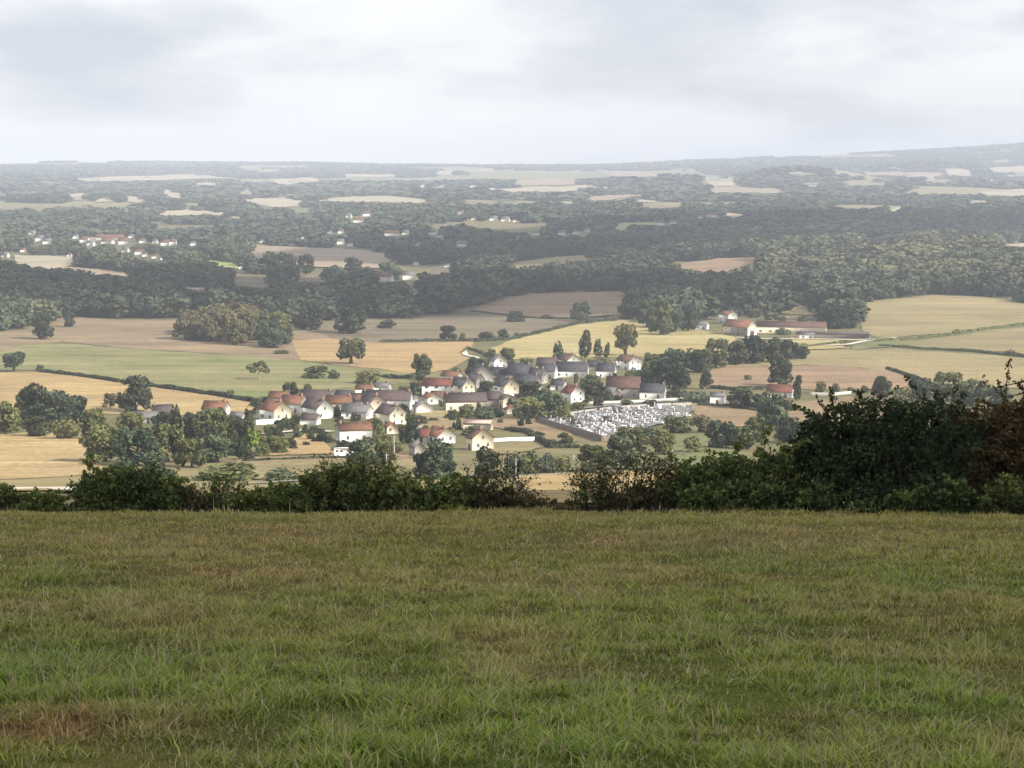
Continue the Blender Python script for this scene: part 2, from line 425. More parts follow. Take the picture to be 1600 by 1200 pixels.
# ------------------------------------------------------------------ fields, laid on the land
_field_n = [0]
def densify(poly, step=5.0, jit=0.5):
    out = []
    for k in range(len(poly)):
        a = np.array(poly[k], float); b = np.array(poly[(k + 1) % len(poly)], float)
        n = max(1, int(np.hypot(*(b - a)) / step))
        for q in range(n):
            p = a + (b - a) * q / n
            if q and jit: p = p + RNG.normal(0, jit, 2) * (1, 0.35) + np.array([3.0, 1.7]) * (vnoise(p[0] / 17.0, p[1] / 6.0, 301) - 0.5)
            out.append(p)
    return np.array(out)
def field(name, poly, mat, step=6.0, inner=(10, 4), lift=None, ragged=True):
    B = densify(poly, step)
    x0, y0 = B.min(0); x1, y1 = B.max(0)
    gx, gy = np.meshgrid(np.arange(x0, x1, inner[0]), np.arange(y0, y1, inner[1]))
    gx = gx.ravel() + RNG.uniform(-1, 1, gx.size); gy = gy.ravel() + RNG.uniform(-.5, .5, gy.size)
    k = in_poly(gx, gy, B)
    P = np.concatenate([at(B[:, 0], B[:, 1]), at(gx[k], gy[k]) if k.any() else np.zeros((0, 3))])
    s = 1.0 / max(np.ptp(P[:, 0]), np.ptp(P[:, 1])); o = P[:, :2].mean(0)
    nb = len(B)
    v2, e2, f2, ov2, *_ = delaunay_2d_cdt([Vector(((p[0] - o[0]) * s, (p[1] - o[1]) * s)) for p in P],
                                     [(i, (i + 1) % nb) for i in range(nb)], [], 1, 1e-7)
    W = np.array([(v.x, v.y) for v in v2]) / s + o
    _field_n[0] += 1
    up = lift if lift is not None else 0.10 + 0.012 * _field_n[0]
    Z = H(W[:, 0], W[:, 1]) + up + np.maximum(W[:, 1] - 800, 0) * 0.00022
    F = np.array([list(f) for f in f2 if len(f) == 3])
    V = np.column_stack([W, Z])
    a = V[F[:, 1]] - V[F[:, 0]]; c = V[F[:, 2]] - V[F[:, 0]]
    flip = (a[:, 0] * c[:, 1] - a[:, 1] * c[:, 0]) < 0
    F[flip] = F[flip][:, ::-1]
    me = np_mesh(name, V, [F], smooth=True, mats=[mat])
    inner_v = np.array([0.0 if any(q < nb for q in ids) else 1.0 for ids in ov2], dtype=np.float32)
    if inner_v.sum() < 6 or not ragged: inner_v[:] = 1.0
    me.attributes.new('inner', 'FLOAT', 'POINT').data.foreach_set('value', inner_v)
    return tag(mobj(name, me), kind='structure')
def ribbon(name, pts, width, mat, up=0.3, kind='structure', step=6.0):
    B = []
    for a, b in zip(pts[:-1], pts[1:]):
        n = max(1, int(math.hypot(b[0] - a[0], b[1] - a[1]) / step))
        B += [(a[0] + (b[0] - a[0]) * q / n, a[1] + (b[1] - a[1]) * q / n) for q in range(n)]
    B.append(pts[-1])
    P = at([p[0] for p in B], [p[1] for p in B])
    d = np.gradient(P[:, :2], axis=0); d /= np.linalg.norm(d, axis=1)[:, None] + 1e-9
    nrm = np.column_stack([-d[:, 1], d[:, 0]])
    L = P[:, :2] + nrm * width / 2; Rr = P[:, :2] - nrm * width / 2
    V = np.concatenate([np.column_stack([L, H(L[:, 0], L[:, 1]) + up]), np.column_stack([Rr, H(Rr[:, 0], Rr[:, 1]) + up])])
    n = len(P); i = np.arange(n - 1)
    F = np.stack([i + n, i + n + 1, i + 1, i], -1)
    o = mobj(name, np_mesh(name, V, [F], smooth=True, mats=[mat]))
    return tag(o, kind=kind)

MF = {}
MF['gold'] = mat_field('ripe_stubble', (0.418, 0.304, 0.147), (0.356, 0.259, 0.127), 0.010, 0.5, 0.35, (0.445, 0.335, 0.175))
MF['pasture'] = mat_field('grazed_pasture', (0.190, 0.198, 0.086), (0.245, 0.225, 0.110), 0.011, 0.1, 0.40, (0.160, 0.178, 0.076), 0.05)
MF['tan'] = mat_field('tan_hillside', (0.268, 0.204, 0.128), (0.232, 0.177, 0.118), 0.007, 0.2, 0.35, (0.312, 0.236, 0.143), 0.05)
MF['orange'] = mat_field('orange_stubble', (0.400, 0.282, 0.142), (0.356, 0.250, 0.127), 0.008, -0.1, 0.30, (0.374, 0.281, 0.146), 0.08)
MF['heath'] = mat_field('dry_grey_pasture', (0.179, 0.150, 0.099), (0.215, 0.173, 0.118), 0.007, 0.15, 0.35, (0.148, 0.131, 0.085), 0.05)
MF['reddish'] = mat_field('reddish_pasture', (0.258, 0.182, 0.119), (0.294, 0.205, 0.129), 0.008, 0.1, 0.30, (0.223, 0.168, 0.113), 0.05)
MF['yellow'] = mat_field('yellow_stubble', (0.384, 0.320, 0.151), (0.357, 0.293, 0.137), 0.008, 0.35, 0.28, (0.411, 0.348, 0.178), 0.10)
MF['olive'] = mat_field('olive_tan_field', (0.304, 0.249, 0.130), (0.268, 0.226, 0.120), 0.006, 0.2, 0.30, (0.330, 0.267, 0.144), 0.05)
MF['brown'] = mat_field('brown_meadow', (0.241, 0.182, 0.114), (0.276, 0.200, 0.120), 0.010, 0.2, 0.30, (0.214, 0.164, 0.104), 0.06)
MF['green'] = mat_field('green_meadow', (0.135, 0.156, 0.068), (0.180, 0.184, 0.087), 0.012, 0.1, 0.30, (0.117, 0.134, 0.062), 0.08)
MF['pale'] = mat_field('pale_dry_field', (0.414, 0.363, 0.261), (0.377, 0.327, 0.233), 0.004, 0.1, 0.25, (0.450, 0.399, 0.298), 0.02)
MF['pinkpale'] = mat_field('pale_pinkish_field', (0.358, 0.282, 0.206), (0.313, 0.246, 0.178), 0.004, 0.1, 0.25, (0.395, 0.319, 0.242), 0.02)
MF['lime'] = mat_field('lime_green_crop', (0.341, 0.358, 0.129), (0.296, 0.322, 0.119), 0.006, 0.1, 0.25, (0.377, 0.385, 0.157), 0.03)

# nearer fields: (material, outline in image points)
NEAR_FIELDS = [
 ('tan', [(-90, 528), (0, 519), (60, 508), (105, 494), (190, 500), (270, 500), (330, 520), (470, 512), (600, 530), (560, 560), (470, 566), (330, 552), (200, 545), (95, 534), (0, 552), (-90, 560)]),
 ('pasture', [(-90, 562), (0, 550), (42, 538), (90, 536), (200, 545), (400, 557), (470, 564), (545, 574), (640, 582), (655, 598), (560, 604), (500, 612), (400, 628), (330, 615), (250, 605), (190, 596), (60, 580), (-90, 577)]),
 ('gold', [(-90, 585), (40, 580), (120, 588), (190, 598), (260, 608), (330, 618), (400, 630), (440, 634), (380, 646), (240, 652), (60, 640), (-90, 630)]),
 ('gold', [(-90, 690), (20, 677), (60, 674), (150, 672), (160, 700), (130, 712), (170, 735), (100, 746), (-90, 752)]),
 ('orange', [(452, 532), (560, 527), (600, 536), (742, 531), (736, 545), (724, 550), (736, 559), (700, 578), (650, 585), (600, 578), (545, 573), (470, 563)]),
 ('heath', [(470, 506), (560, 494), (640, 500), (700, 488), (745, 474), (830, 458), (985, 455), (1000, 490), (900, 508), (800, 528), (742, 533), (600, 538), (520, 530)]),
 ('reddish', [(745, 475), (830, 459), (986, 456), (990, 488), (905, 496), (820, 494), (735, 486)]),
 ('yellow', [(758, 548), (800, 531), (860, 517), (905, 507), (1000, 496), (1050, 512), (1100, 517), (1145, 526), (1170, 540), (1110, 550), (1030, 557), (900, 561), (790, 562)]),
 ('olive', [(1338, 474), (1400, 466), (1450, 462), (1530, 463), (1600, 474), (1690, 482), (1690, 497), (1600, 506), (1480, 521), (1372, 530), (1348, 518)]),
 ('olive', [(1372, 541), (1480, 527), (1600, 512), (1690, 503), (1690, 562), (1560, 550), (1450, 545)]),
 ('olive', [(1235, 549), (1380, 545), (1450, 549), (1560, 556), (1690, 569), (1690, 612), (1540, 606), (1440, 597), (1380, 579), (1270, 571), (1130, 574), (1125, 568)]),
 ('reddish', [(1105, 580), (1130, 574), (1270, 571), (1390, 579), (1440, 598), (1400, 608), (1290, 610), (1110, 607)]),
 ('brown', [(1078, 630), (1150, 634), (1188, 640), (1196, 668), (1140, 668), (1085, 648)]),
 ('brown', [(1225, 632), (1320, 620), (1420, 615), (1400, 650), (1240, 672)]),
 ('green', [(940, 720), (1010, 705), (1100, 697), (1150, 700), (1160, 725), (1060, 735), (960, 748)]),
 ('green', [(1040, 680), (1120, 672), (1140, 690), (1100, 704), (1040, 704)]),
 ('brown', [(372, 716), (640, 710), (640, 740), (520, 744), (360, 742)]),
 ('olive', [(360, 724), (520, 722), (650, 718), (655, 738), (520, 748), (300, 752)]),
 ('orange', [(462, 676), (490, 676), (516, 700), (524, 710), (400, 714), (455, 700)]),
 ('brown', [(645, 660), (730, 655), (770, 652), (860, 655), (880, 665), (905, 690), (862, 697), (830, 678), (762, 668), (650, 676)]),
 ('olive', [(640, 642), (690, 640), (740, 652), (700, 660), (640, 658)]),
 ('olive', [(765, 690), (830, 690), (850, 700), (800, 712), (760, 708)]),
 ('gold', [(800, 742), (900, 736), (1060, 738), (1100, 770), (1000, 800), (840, 800)]),
 ('olive', [(1215, 478), (1275, 476), (1280, 500), (1215, 500)]),
 ('yellow', [(1235, 528), (1310, 532), (1320, 545), (1240, 548)]),
 ('green', [(1330, 533), (1385, 530), (1420, 540), (1330, 548)]),
]
for mat, poly in NEAR_FIELDS: field('field', poly, MF[mat])

# far fields: strips that show between the woods
FAR_FIELDS = [
 ('pale', [(22, 400), (112, 403), (114, 416), (60, 425), (24, 418)]),
 ('pinkpale', [(95, 418), (180, 424), (240, 431), (235, 436), (150, 432), (95, 424)]),
 ('lime', [(308, 408), (340, 409), (373, 413), (372, 421), (335, 418)]),
 ('pinkpale', [(388, 384), (480, 388), (560, 392), (622, 400), (600, 420), (520, 420), (440, 418), (396, 404)]),
 ('heath', [(360, 431), (432, 431), (424, 452), (372, 458)]),
 ('heath', [(455, 430), (512, 432), (512, 446), (455, 446)]),
 ('heath', [(680, 418), (705, 412), (702, 432), (670, 436)]),
 ('olive', [(800, 412), (870, 402), (942, 400), (940, 406), (880, 414), (805, 422)]),
 ('reddish', [(1064, 414), (1120, 405), (1200, 403), (1178, 422), (1130, 432), (1066, 426)]),
 ('pale', [(1545, 384), (1640, 380), (1640, 393), (1560, 393)]),
 ('pale', [(248, 331), (275, 330), (335, 330), (335, 336), (285, 338), (250, 338)]),
 ('pale', [(143, 311), (182, 310), (176, 316), (150, 316)]),
 ('pale', [(195, 307), (232, 310), (216, 318), (200, 316)]),
 ('pale', [(103, 304), (130, 303), (128, 309), (105, 309)]),
 ('pale', [(250, 298), (272, 297), (292, 311), (262, 310)]),
 ('pale', [(486, 315), (540, 308), (600, 307), (668, 312), (676, 319), (560, 317)]),
 ('pinkpale', [(372, 300), (398, 296), (396, 304), (375, 306)]),
 ('pale', [(380, 310), (470, 312), (468, 324), (430, 326), (390, 318)]),
 ('pale', [(778, 296), (850, 292), (905, 293), (902, 300), (800, 302)]),
 ('pinkpale', [(800, 283), (860, 280), (902, 284), (890, 290), (810, 291)]),
 ('pinkpale', [(925, 268), (1000, 269), (1045, 277), (960, 277)]),
 ('pale', [(1096, 278), (1146, 280), (1150, 291), (1110, 292)]),
 ('pinkpale', [(1110, 293), (1228, 297), (1225, 303), (1110, 302)]),
 ('pale', [(1478, 264), (1512, 265), (1520, 277), (1480, 274)]),
 ('pale', [(1540, 263), (1640, 258), (1640, 271), (1560, 270)]),
 ('pale', [(1528, 301), (1640, 293), (1640, 309), (1545, 307)]),
 ('pinkpale', [(1350, 269), (1470, 270), (1470, 276), (1355, 275)]),
 ('pinkpale', [(920, 308), (990, 304), (990, 309), (925, 316)]),
 ('lime', [(958, 350), (978, 349), (1025, 348), (1024, 353), (985, 354), (968, 367)]),
 ('pale', [(1378, 331), (1400, 326), (1416, 322), (1412, 327), (1398, 333)]),
 ('pale', [(105, 280), (200, 276), (300, 273), (358, 278), (240, 283), (140, 284)]),
 ('pale', [(420, 282), (490, 277), (500, 284), (440, 290)]),
 ('pale', [(538, 273), (620, 273), (618, 277), (540, 277)]),
 ('pale', [(680, 268), (708, 267), (706, 275), (684, 275)]),
 ('pale', [(745, 265), (772, 264), (770, 269), (748, 269)]),
 ('pinkpale', [(130, 370), (180, 376), (178, 380), (132, 378)]),
]
_r = np.random.default_rng(77)
for k in range(46):           # more strips of stubble and pasture showing between the far woods
    py = 263 + 80 * _r.random() ** 1.5; px = _r.uniform(-40, 1640)
    if px < 600 and py < 275: continue
    w = _r.uniform(18, 75) * (0.7 if py > 310 else 1.0); h = _r.uniform(1.6, 4.2) * (0.6 + (py - 255) / 80)
    t = _r.uniform(-0.03, 0.05)
    top = [(px + w * (q / 4 - 0.5), py - h * math.sin(math.pi * (q + 0.5) / 5) * _r.uniform(0.5, 1) + t * w * (q / 4 - 0.5)) for q in range(5)]
    bot = [(px + w * (0.5 - q / 4) * 0.9, py + h * 0.5 * _r.uniform(0.2, 1) + t * w * (0.5 - q / 4)) for q in range(5)]
    FAR_FIELDS.append((['pale', 'pinkpale', 'pale', 'olive', 'green'][k % 5], top + bot))
OPEN = [p for _, p in FAR_FIELDS] + [p for _, p in NEAR_FIELDS]
for mat, poly in FAR_FIELDS:
    field('field', poly, MF[mat], 4.0, (8, 2.5), 1.2, False)

# roads and lanes
ribbon('road', [(380, 757), (480, 752), (600, 749), (720, 746), (830, 744), (905, 741), (960, 737)], 4.2, M['asphalt'], 0.40)
ribbon('lane', [(-60, 772), (20, 768), (70, 766), (112, 768), (160, 772)], 6.0, M['track'], 0.40)
ribbon('lane', [(724, 549), (728, 556), (745, 560), (768, 566), (790, 574)], 3.6, M['track'], 0.75)
ribbon('lane', [(1150, 529), (1200, 531), (1250, 531), (1310, 532), (1345, 533), (1400, 529)], 4.5, M['track'], 0.95)
ribbon('lane', [(1290, 542), (1325, 540), (1350, 535), (1368, 532)], 5.0, M['track'], 1.0)
ribbon('lane', [(410, 680), (440, 677), (470, 674), (520, 676)], 4.0, M['track'], 0.6)
ribbon('village_street', [(640, 690), (660, 676), (640, 655), (560, 645), (470, 630)], 5.0, M['asphalt'], 0.45)
ribbon('village_street', [(845, 652), (900, 640), (960, 634), (1040, 628), (1110, 630), (1200, 634)], 5.5, M['gravel'], 0.55)
# ------------------------------------------------------------------ tree crowns made of leaf clumps
def _unit(n, rng):
    d = rng.normal(size=(n, 3)); return d / np.linalg.norm(d, axis=1)[:, None]
def env_radius(t, shape):
    t = np.clip(t, 0, 1)
    if shape == 'round': return 0.5 * np.sin(math.pi * (0.16 + 0.80 * t)) ** 0.6
    if shape == 'wide': return 0.5 * np.sin(math.pi * (0.24 + 0.72 * t)) ** 0.5
    if shape == 'bush': return 0.5 * np.sqrt(np.clip(1 - (t * 0.92) ** 2.2, 0, 1))
    if shape == 'cone': return 0.5 * (1 - t * 0.95) ** 0.75
    if shape == 'column': return 0.5 * np.clip(1.15 * (1 - t) + 0.05, 0, 1) ** 0.5 * (0.75 + 0.25 * np.clip(t * 5, 0, 1))
    return 0.5 * np.sin(math.pi * (0.1 + 0.85 * t)) ** 0.8
def cards(P, N, size, rng):
    """irregular four-cornered leaf clumps at P facing N"""
    n = len(P)
    a = np.cross(N, _unit(n, rng)); a /= np.linalg.norm(a, axis=1)[:, None] + 1e-9
    b = np.cross(N, a)
    s = size * rng.uniform(0.6, 1.35, n)[:, None]
    q = []
    for sa, sb in ((-1, -1), (1, -1), (1, 1), (-1, 1)):
        q.append(P + a * s * 0.5 * (sa * rng.uniform(0.55, 1.15, n)[:, None]) + b * s * 0.5 * (sb * rng.uniform(0.55, 1.15, n)[:, None]) + N * s * rng.uniform(-0.18, 0.18, n)[:, None])
    V = np.stack(q, 1).reshape(-1, 3)
    F = np.arange(4 * n).reshape(n, 4)
    return V, F
def crown_data(seed, lobes=11, n=900, size=0.085, z0=0.2, shape='round', lobe_r=(0.13, 0.22), tint0=0.5, jit=0.55):
    """crown in unit size: width 1, top at height 1, lowest leaves near z0"""
    rng = np.random.default_rng(seed)
    C, Rr, T = [], [], []
    tries = 0
    while len(C) < lobes and tries < 4000:
        tries += 1
        r = rng.uniform(*lobe_r)
        z = rng.uniform(z0 + r * 0.7, 1 - r * 0.85)
        er = env_radius((z - z0) / (1 - z0), shape) - r * 0.8
        if er < 0:
            if shape in ('cone', 'column'): er = 0.0; r = max(0.05, env_radius((z - z0) / (1 - z0), shape))
            else: continue
        ang = rng.uniform(0, 2 * math.pi); rad = er * math.sqrt(rng.uniform(0.25, 1.0))
        c = np.array([rad * math.cos(ang), rad * math.sin(ang), z])
        if any(np.linalg.norm(c - q) < 0.62 * min(r, s) for q, s in zip(C, Rr)): continue
        C.append(c); Rr.append(r); T.append(tint0 + rng.uniform(-0.22, 0.22))
    C, Rr, T = np.array(C), np.array(Rr), np.array(T)
    w = Rr ** 2; k = rng.choice(len(C), n, p=w / w.sum())
    D = _unit(n, rng)
    D[:, 2] = np.where(rng.random(n) < 0.25, -np.abs(D[:, 2]), D[:, 2] * 0.85 + 0.1)
    P = C[k] + D * (Rr[k] * rng.uniform(0.72, 1.08, n))[:, None] * np.array([1, 1, 0.9])
    keep = np.ones(n, bool)
    for c, r in zip(C, Rr): keep &= np.linalg.norm(P - c, axis=1) > r * 0.62
    P, D, k = P[keep], D[keep], k[keep]
    N = D + jit * rng.normal(size=P.shape); N /= np.linalg.norm(N, axis=1)[:, None]
    V, F = cards(P, N, size, rng)
    tint = np.clip(T[k] + rng.normal(0, 0.09, len(k)), 0, 1)
    return V, F, tint
def tube_data(P, r, sides=5):
    P = np.asarray(P, float); r = np.asarray(r, float)
    T = np.gradient(P, axis=0); T /= np.linalg.norm(T, axis=1)[:, None] + 1e-9
    ref = np.array([0.31, 0.94, 0.1]); A = np.cross(T, ref); A /= np.linalg.norm(A, axis=1)[:, None] + 1e-9
    B = np.cross(T, A)
    ang = np.linspace(0, 2 * math.pi, sides, endpoint=False)
    V = (P[:, None] + r[:, None, None] * (A[:, None] * np.cos(ang)[None, :, None] + B[:, None] * np.sin(ang)[None, :, None])).reshape(-1, 3)
    F = []
    for i in range(len(P) - 1):
        for s in range(sides):
            F.append((i * sides + s, i * sides + (s + 1) % sides, (i + 1) * sides + (s + 1) % sides, (i + 1) * sides + s))
    return V, np.array(F)
def join_data(parts):
    V, F, o = [], [], 0
    for v, f in parts: V.append(v); F.append(f + o); o += len(v)
    return np.concatenate(V), np.concatenate(F)
def trunk_data(seed, z0=0.25, r=0.032, lean=0.0, top=0.72):
    rng = np.random.default_rng(seed)
    parts = []
    n = 6; z = np.linspace(-0.04, top, n)
    x = lean * z + rng.normal(0, 0.008, n); y = rng.normal(0, 0.008, n)
    rr = np.interp(z, [-0.04, 0.03, z0, top], [r * 1.7, r * 1.1, r * 0.85, r * 0.25])
    P = np.column_stack([x, y, z]); parts.append(tube_data(P, rr, 6))
    for q in range(5):
        t = rng.uniform(z0 * 0.8, top * 0.8); a = rng.uniform(0, 6.28) + q * 1.3; L = rng.uniform(0.2, 0.36)
        b0 = np.array([np.interp(t, z, x), np.interp(t, z, y), t])
        d = np.array([math.cos(a), math.sin(a), rng.uniform(0.35, 0.9)])
        Q = np.array([b0, b0 + d * L * 0.5 + (0, 0, 0.02), b0 + d * L + (0, 0, 0.07)])
        parts.append(tube_data(Q, [r * 0.5, r * 0.3, r * 0.1], 5))
    return join_data(parts)

# shared shapes: kind -> list of (crown mesh, trunk mesh)
SHAPES = {}
def make_shapes(kind, mat, count, trunk=True, barkm='bark', lean=0.0, trunk_r=0.032, **kw):
    out = []
    for q in range(count):
        seed = sum(ord(ch) for ch in kind) * 13 + q * 7
        V, F, t = crown_data(seed, **kw)
        mt_ = mat if mat != 'village' else ('village', 'bluegreen', 'olive', 'village', 'bluegreen', 'village')[q % 6]
        cm = np_mesh(kind + '_crown', V, [F], tint=t, mats=[G[mt_]])
        tm = None
        if trunk:
            tv, tf = trunk_data(seed + 1, max(0.12, kw.get('z0', 0.2)), r=trunk_r, lean=lean)
            tm = np_mesh(kind + '_trunk', tv, [tf], smooth=True, mats=[M[barkm]])
        out.append((cm, tm))
    SHAPES[kind] = out
make_shapes('round_tree', 'village', 6, lobes=21, n=2100, size=0.070, z0=0.03, lobe_r=(0.08, 0.21), jit=0.7)
make_shapes('wide_tree', 'village', 3, lobes=19, n=2100, size=0.070, z0=0.20, shape='wide', trunk_r=0.06)
make_shapes('open_tree', 'village', 2, lobes=10, n=700, size=0.08, z0=0.30, shape='wide', lobe_r=(0.10, 0.17), barkm='palebark')
make_shapes('dark_tree', 'dark', 5, lobes=21, n=2100, size=0.070, z0=0.02, lobe_r=(0.09, 0.22), jit=0.65)
make_shapes('bright_tree', 'bright', 2, lobes=11, n=1300, size=0.08, z0=0.12)
make_shapes('russet_tree', 'russet', 5, lobes=12, n=1300, size=0.08, z0=0.04, shape='bush', lobe_r=(0.14, 0.24))
make_shapes('conifer', 'dark', 3, lobes=26, n=1300, size=0.07, z0=0.06, shape='cone', lobe_r=(0.08, 0.17))
make_shapes('cypress', 'dark', 3, trunk=True, lobes=24, n=1100, size=0.10, z0=0.05, shape='column', lobe_r=(0.16, 0.30))
make_shapes('bush', 'village', 5, trunk=False, lobes=11, n=1000, size=0.085, z0=-0.02, shape='bush', lobe_r=(0.17, 0.28))
make_shapes('dark_bush', 'dark', 3, trunk=False, lobes=11, n=1000, size=0.085, z0=-0.02, shape='bush', lobe_r=(0.17, 0.28))
make_shapes('russet_bush', 'russet', 2, trunk=False, lobes=9, n=700, size=0.09, z0=-0.02, shape='bush', lobe_r=(0.17, 0.28))
make_shapes('wood_tree', 'wood', 6, lobes=14, n=800, size=0.105, z0=0.03, shape='round', lobe_r=(0.15, 0.25))
NAME_OF = {'round_tree': 'broadleaf_tree', 'wide_tree': 'oak_tree', 'open_tree': 'leaning_tree', 'dark_tree': 'dark_tree', 'bright_tree': 'lime_green_tree',
           'russet_tree': 'russet_tree', 'conifer': 'conifer_tree', 'cypress': 'cypress_tree', 'bush': 'bush', 'dark_bush': 'bush', 'russet_bush': 'bush', 'wood_tree': 'woodland_tree'}
_variant = {}
def plant_at(P, w, h, kind, label, group=None, rz=None, name=None):
    """one tree or bush of width w and height h (metres) standing at P"""
    k = _variant.get(kind, 0); _variant[kind] = k + 1
    cm, tm = SHAPES[kind][k % len(SHAPES[kind])]
    rz = RNG.uniform(0, 6.28) if rz is None else rz
    nm = name or NAME_OF[kind]
    if tm is None:
        o = mobj(nm, cm, None, (P[0], P[1], P[2] - 0.15))
        o.rotation_euler = (0, 0, rz); o.scale = (w, w, h)
        return tag(o, label, 'bush', group)
    o = empty(nm, (P[0], P[1], P[2] - 0.1), rz); o.scale = (w * RNG.uniform(0.92, 1.12), w * RNG.uniform(0.86, 1.08), h); o.rotation_euler = (RNG.normal(0, 0.05), RNG.normal(0, 0.05), rz)
    mobj('trunk', tm, o); mobj('crown', cm, o)
    return tag(o, label, 'tree', group)
def plant(px, py, wpx, hpx, kind, label, group=None, rz=None, name=None):
    p = at1(px, py); s = mpp(p)
    return plant_at(p, wpx * s, hpx * s, kind, label, group, rz, name)

# ------------------------------------------------------------------ woods of the valley
WB = np.array([(-200, 522), (0, 518), (40, 524), (98, 522), (106, 502), (150, 500), (270, 500), (300, 492), (470, 514), (540, 512), (600, 503), (650, 497), (700, 489), (740, 476), (780, 466),
      (830, 459), (968, 456), (978, 496), (1010, 508), (1060, 521), (1085, 514), (1112, 486), (1180, 492), (1214, 500), (1216, 478), (1274, 475), (1280, 510), (1340, 512), (1342, 474), (1400, 465), (1450, 461), (1530, 462), (1600, 474), (1800, 492)], float)
HOUSE_GAPS = []          # filled with the image points of the far houses before the woods are sown
def lod_set(n_var, **kw):
    return [crown_data(900 + 31 * q + kw['n'], **kw) for q in range(n_var)]
LODS = [lod_set(6, lobes=16, n=560, size=0.112, z0=0.0, shape='round', lobe_r=(0.12, 0.25), jit=0.4),
        lod_set(5, lobes=10, n=130, size=0.235, z0=0.0, shape='bush', lobe_r=(0.16, 0.29), jit=0.2),
        lod_set(4, lobes=5, n=30, size=0.50, z0=0.0, shape='bush', lobe_r=(0.22, 0.32), jit=0.25)]
def sow(y0, y1, s, umax=0.325):
    ys = np.arange(y0, y1, s)
    X, Y = [], []
    for k, yv in enumerate(ys):
        n = int(2 * umax * yv / s)
        X.append((np.arange(n) - n / 2 + (k % 2) * 0.5) * s); Y.append(np.full(n, yv))
    X = np.concatenate(X); Y = np.concatenate(Y)
    X = X + RNG.uniform(-0.42, 0.42, X.size) * s; Y = Y + RNG.uniform(-0.42, 0.42, X.size) * s
    return X, Y
def merged_wood(name, label, X, Y, W, Hh, tint, lod, mat, thing_group=None):
    Z = H(X, Y) - 0.4
    Vs, Fs, Ts, o = [], [], [], 0
    var = RNG.integers(0, len(LODS[lod]), len(X)); rot = RNG.uniform(0, 6.28, len(X))
    for v in range(len(LODS[lod])):
        k = np.where(var == v)[0]
        if not len(k): continue
        V0, F0, T0 = LODS[lod][v]
        c, s_ = np.cos(rot[k])[:, None], np.sin(rot[k])[:, None]
        x = (V0[None, :, 0] * c - V0[None, :, 1] * s_) * W[k][:, None] + X[k][:, None]
        y = (V0[None, :, 0] * s_ + V0[None, :, 1] * c) * W[k][:, None] + Y[k][:, None]
        z = V0[None, :, 2] * Hh[k][:, None] + Z[k][:, None]
        Vs.append(np.stack([x, y, z], -1).reshape(-1, 3))
        nv = len(V0)
        Fs.append((F0[None] + (np.arange(len(k)) * nv)[:, None, None] + o).reshape(-1, 4)); o += nv * len(k)
        Ts.append(np.clip(T0[None, :] + (tint[k] - 0.5)[:, None], 0, 1).ravel())
    me = np_mesh(name, np.concatenate(Vs), [np.concatenate(Fs)], tint=np.concatenate(Ts), mats=[G[mat]])
    o = mobj(name, me)
    return tag(o, label, 'woodland', kind='stuff')
# ------------------------------------------------------------------ houses
def box(x0, x1, y0, y1, z0, z1):
    V = np.array([(x, y, z) for z in (z0, z1) for y in (y0, y1) for x in (x0, x1)], float)
    F = np.array([(0, 2, 3, 1), (4, 5, 7, 6), (0, 1, 5, 4), (2, 6, 7, 3), (0, 4, 6, 2), (1, 3, 7, 5)])
    return V, F
def mesh_part(name, data, mat, parent):
    V, F = data if isinstance(data, tuple) else join_data(data)
    return mobj(name, np_mesh(name, V, [F], mats=[mat]), parent)
def roof_slabs(x0, x1, W, e, rise, side, th=0.22, over=0.35, hip=0.0):
    """two pitched slabs with an overhang, ridge along x"""
    parts = []
    g = 0.25
    xa, xb = x0 - g, x1 + g
    sl = rise / (W / 2)
    for s in (0, 1):
        ye = -over if s == 0 else W + over
        ze = e - over * sl; zr = e + rise + 0.0
        ha = hip * (xb - xa) * 0.5
        P = np.array([(xa, ye, ze), (xb, ye, ze), (xb - ha, W / 2, zr), (xa + ha, W / 2, zr)])
        Q = P + (0, 0, th)
        V = np.concatenate([P, Q])
        F = np.array([(3, 2, 1, 0), (4, 5, 6, 7), (0, 1, 5, 4), (1, 2, 6, 5), (2, 3, 7, 6), (3, 0, 4, 7)])
        if s: F = F[:, ::-1]
        parts.append((V, F))
    if hip:
        for xe, xr in ((xa, xa + hip * (xb - xa) * 0.5), (xb, xb - hip * (xb - xa) * 0.5)):
            ze = e - over * sl
            P = np.array([(xe, -over, ze), (xe, W + over, ze), (xr, W / 2, e + rise), (xr, W / 2, e + rise)])
            Q = P + (0, 0, th)
            parts.append((np.concatenate([P, Q]), np.array([(3, 2, 1, 0), (4, 5, 6, 7), (0, 1, 5, 4), (1, 2, 6, 5), (3, 0, 4, 7), (2, 3, 7, 6)])))
    return parts
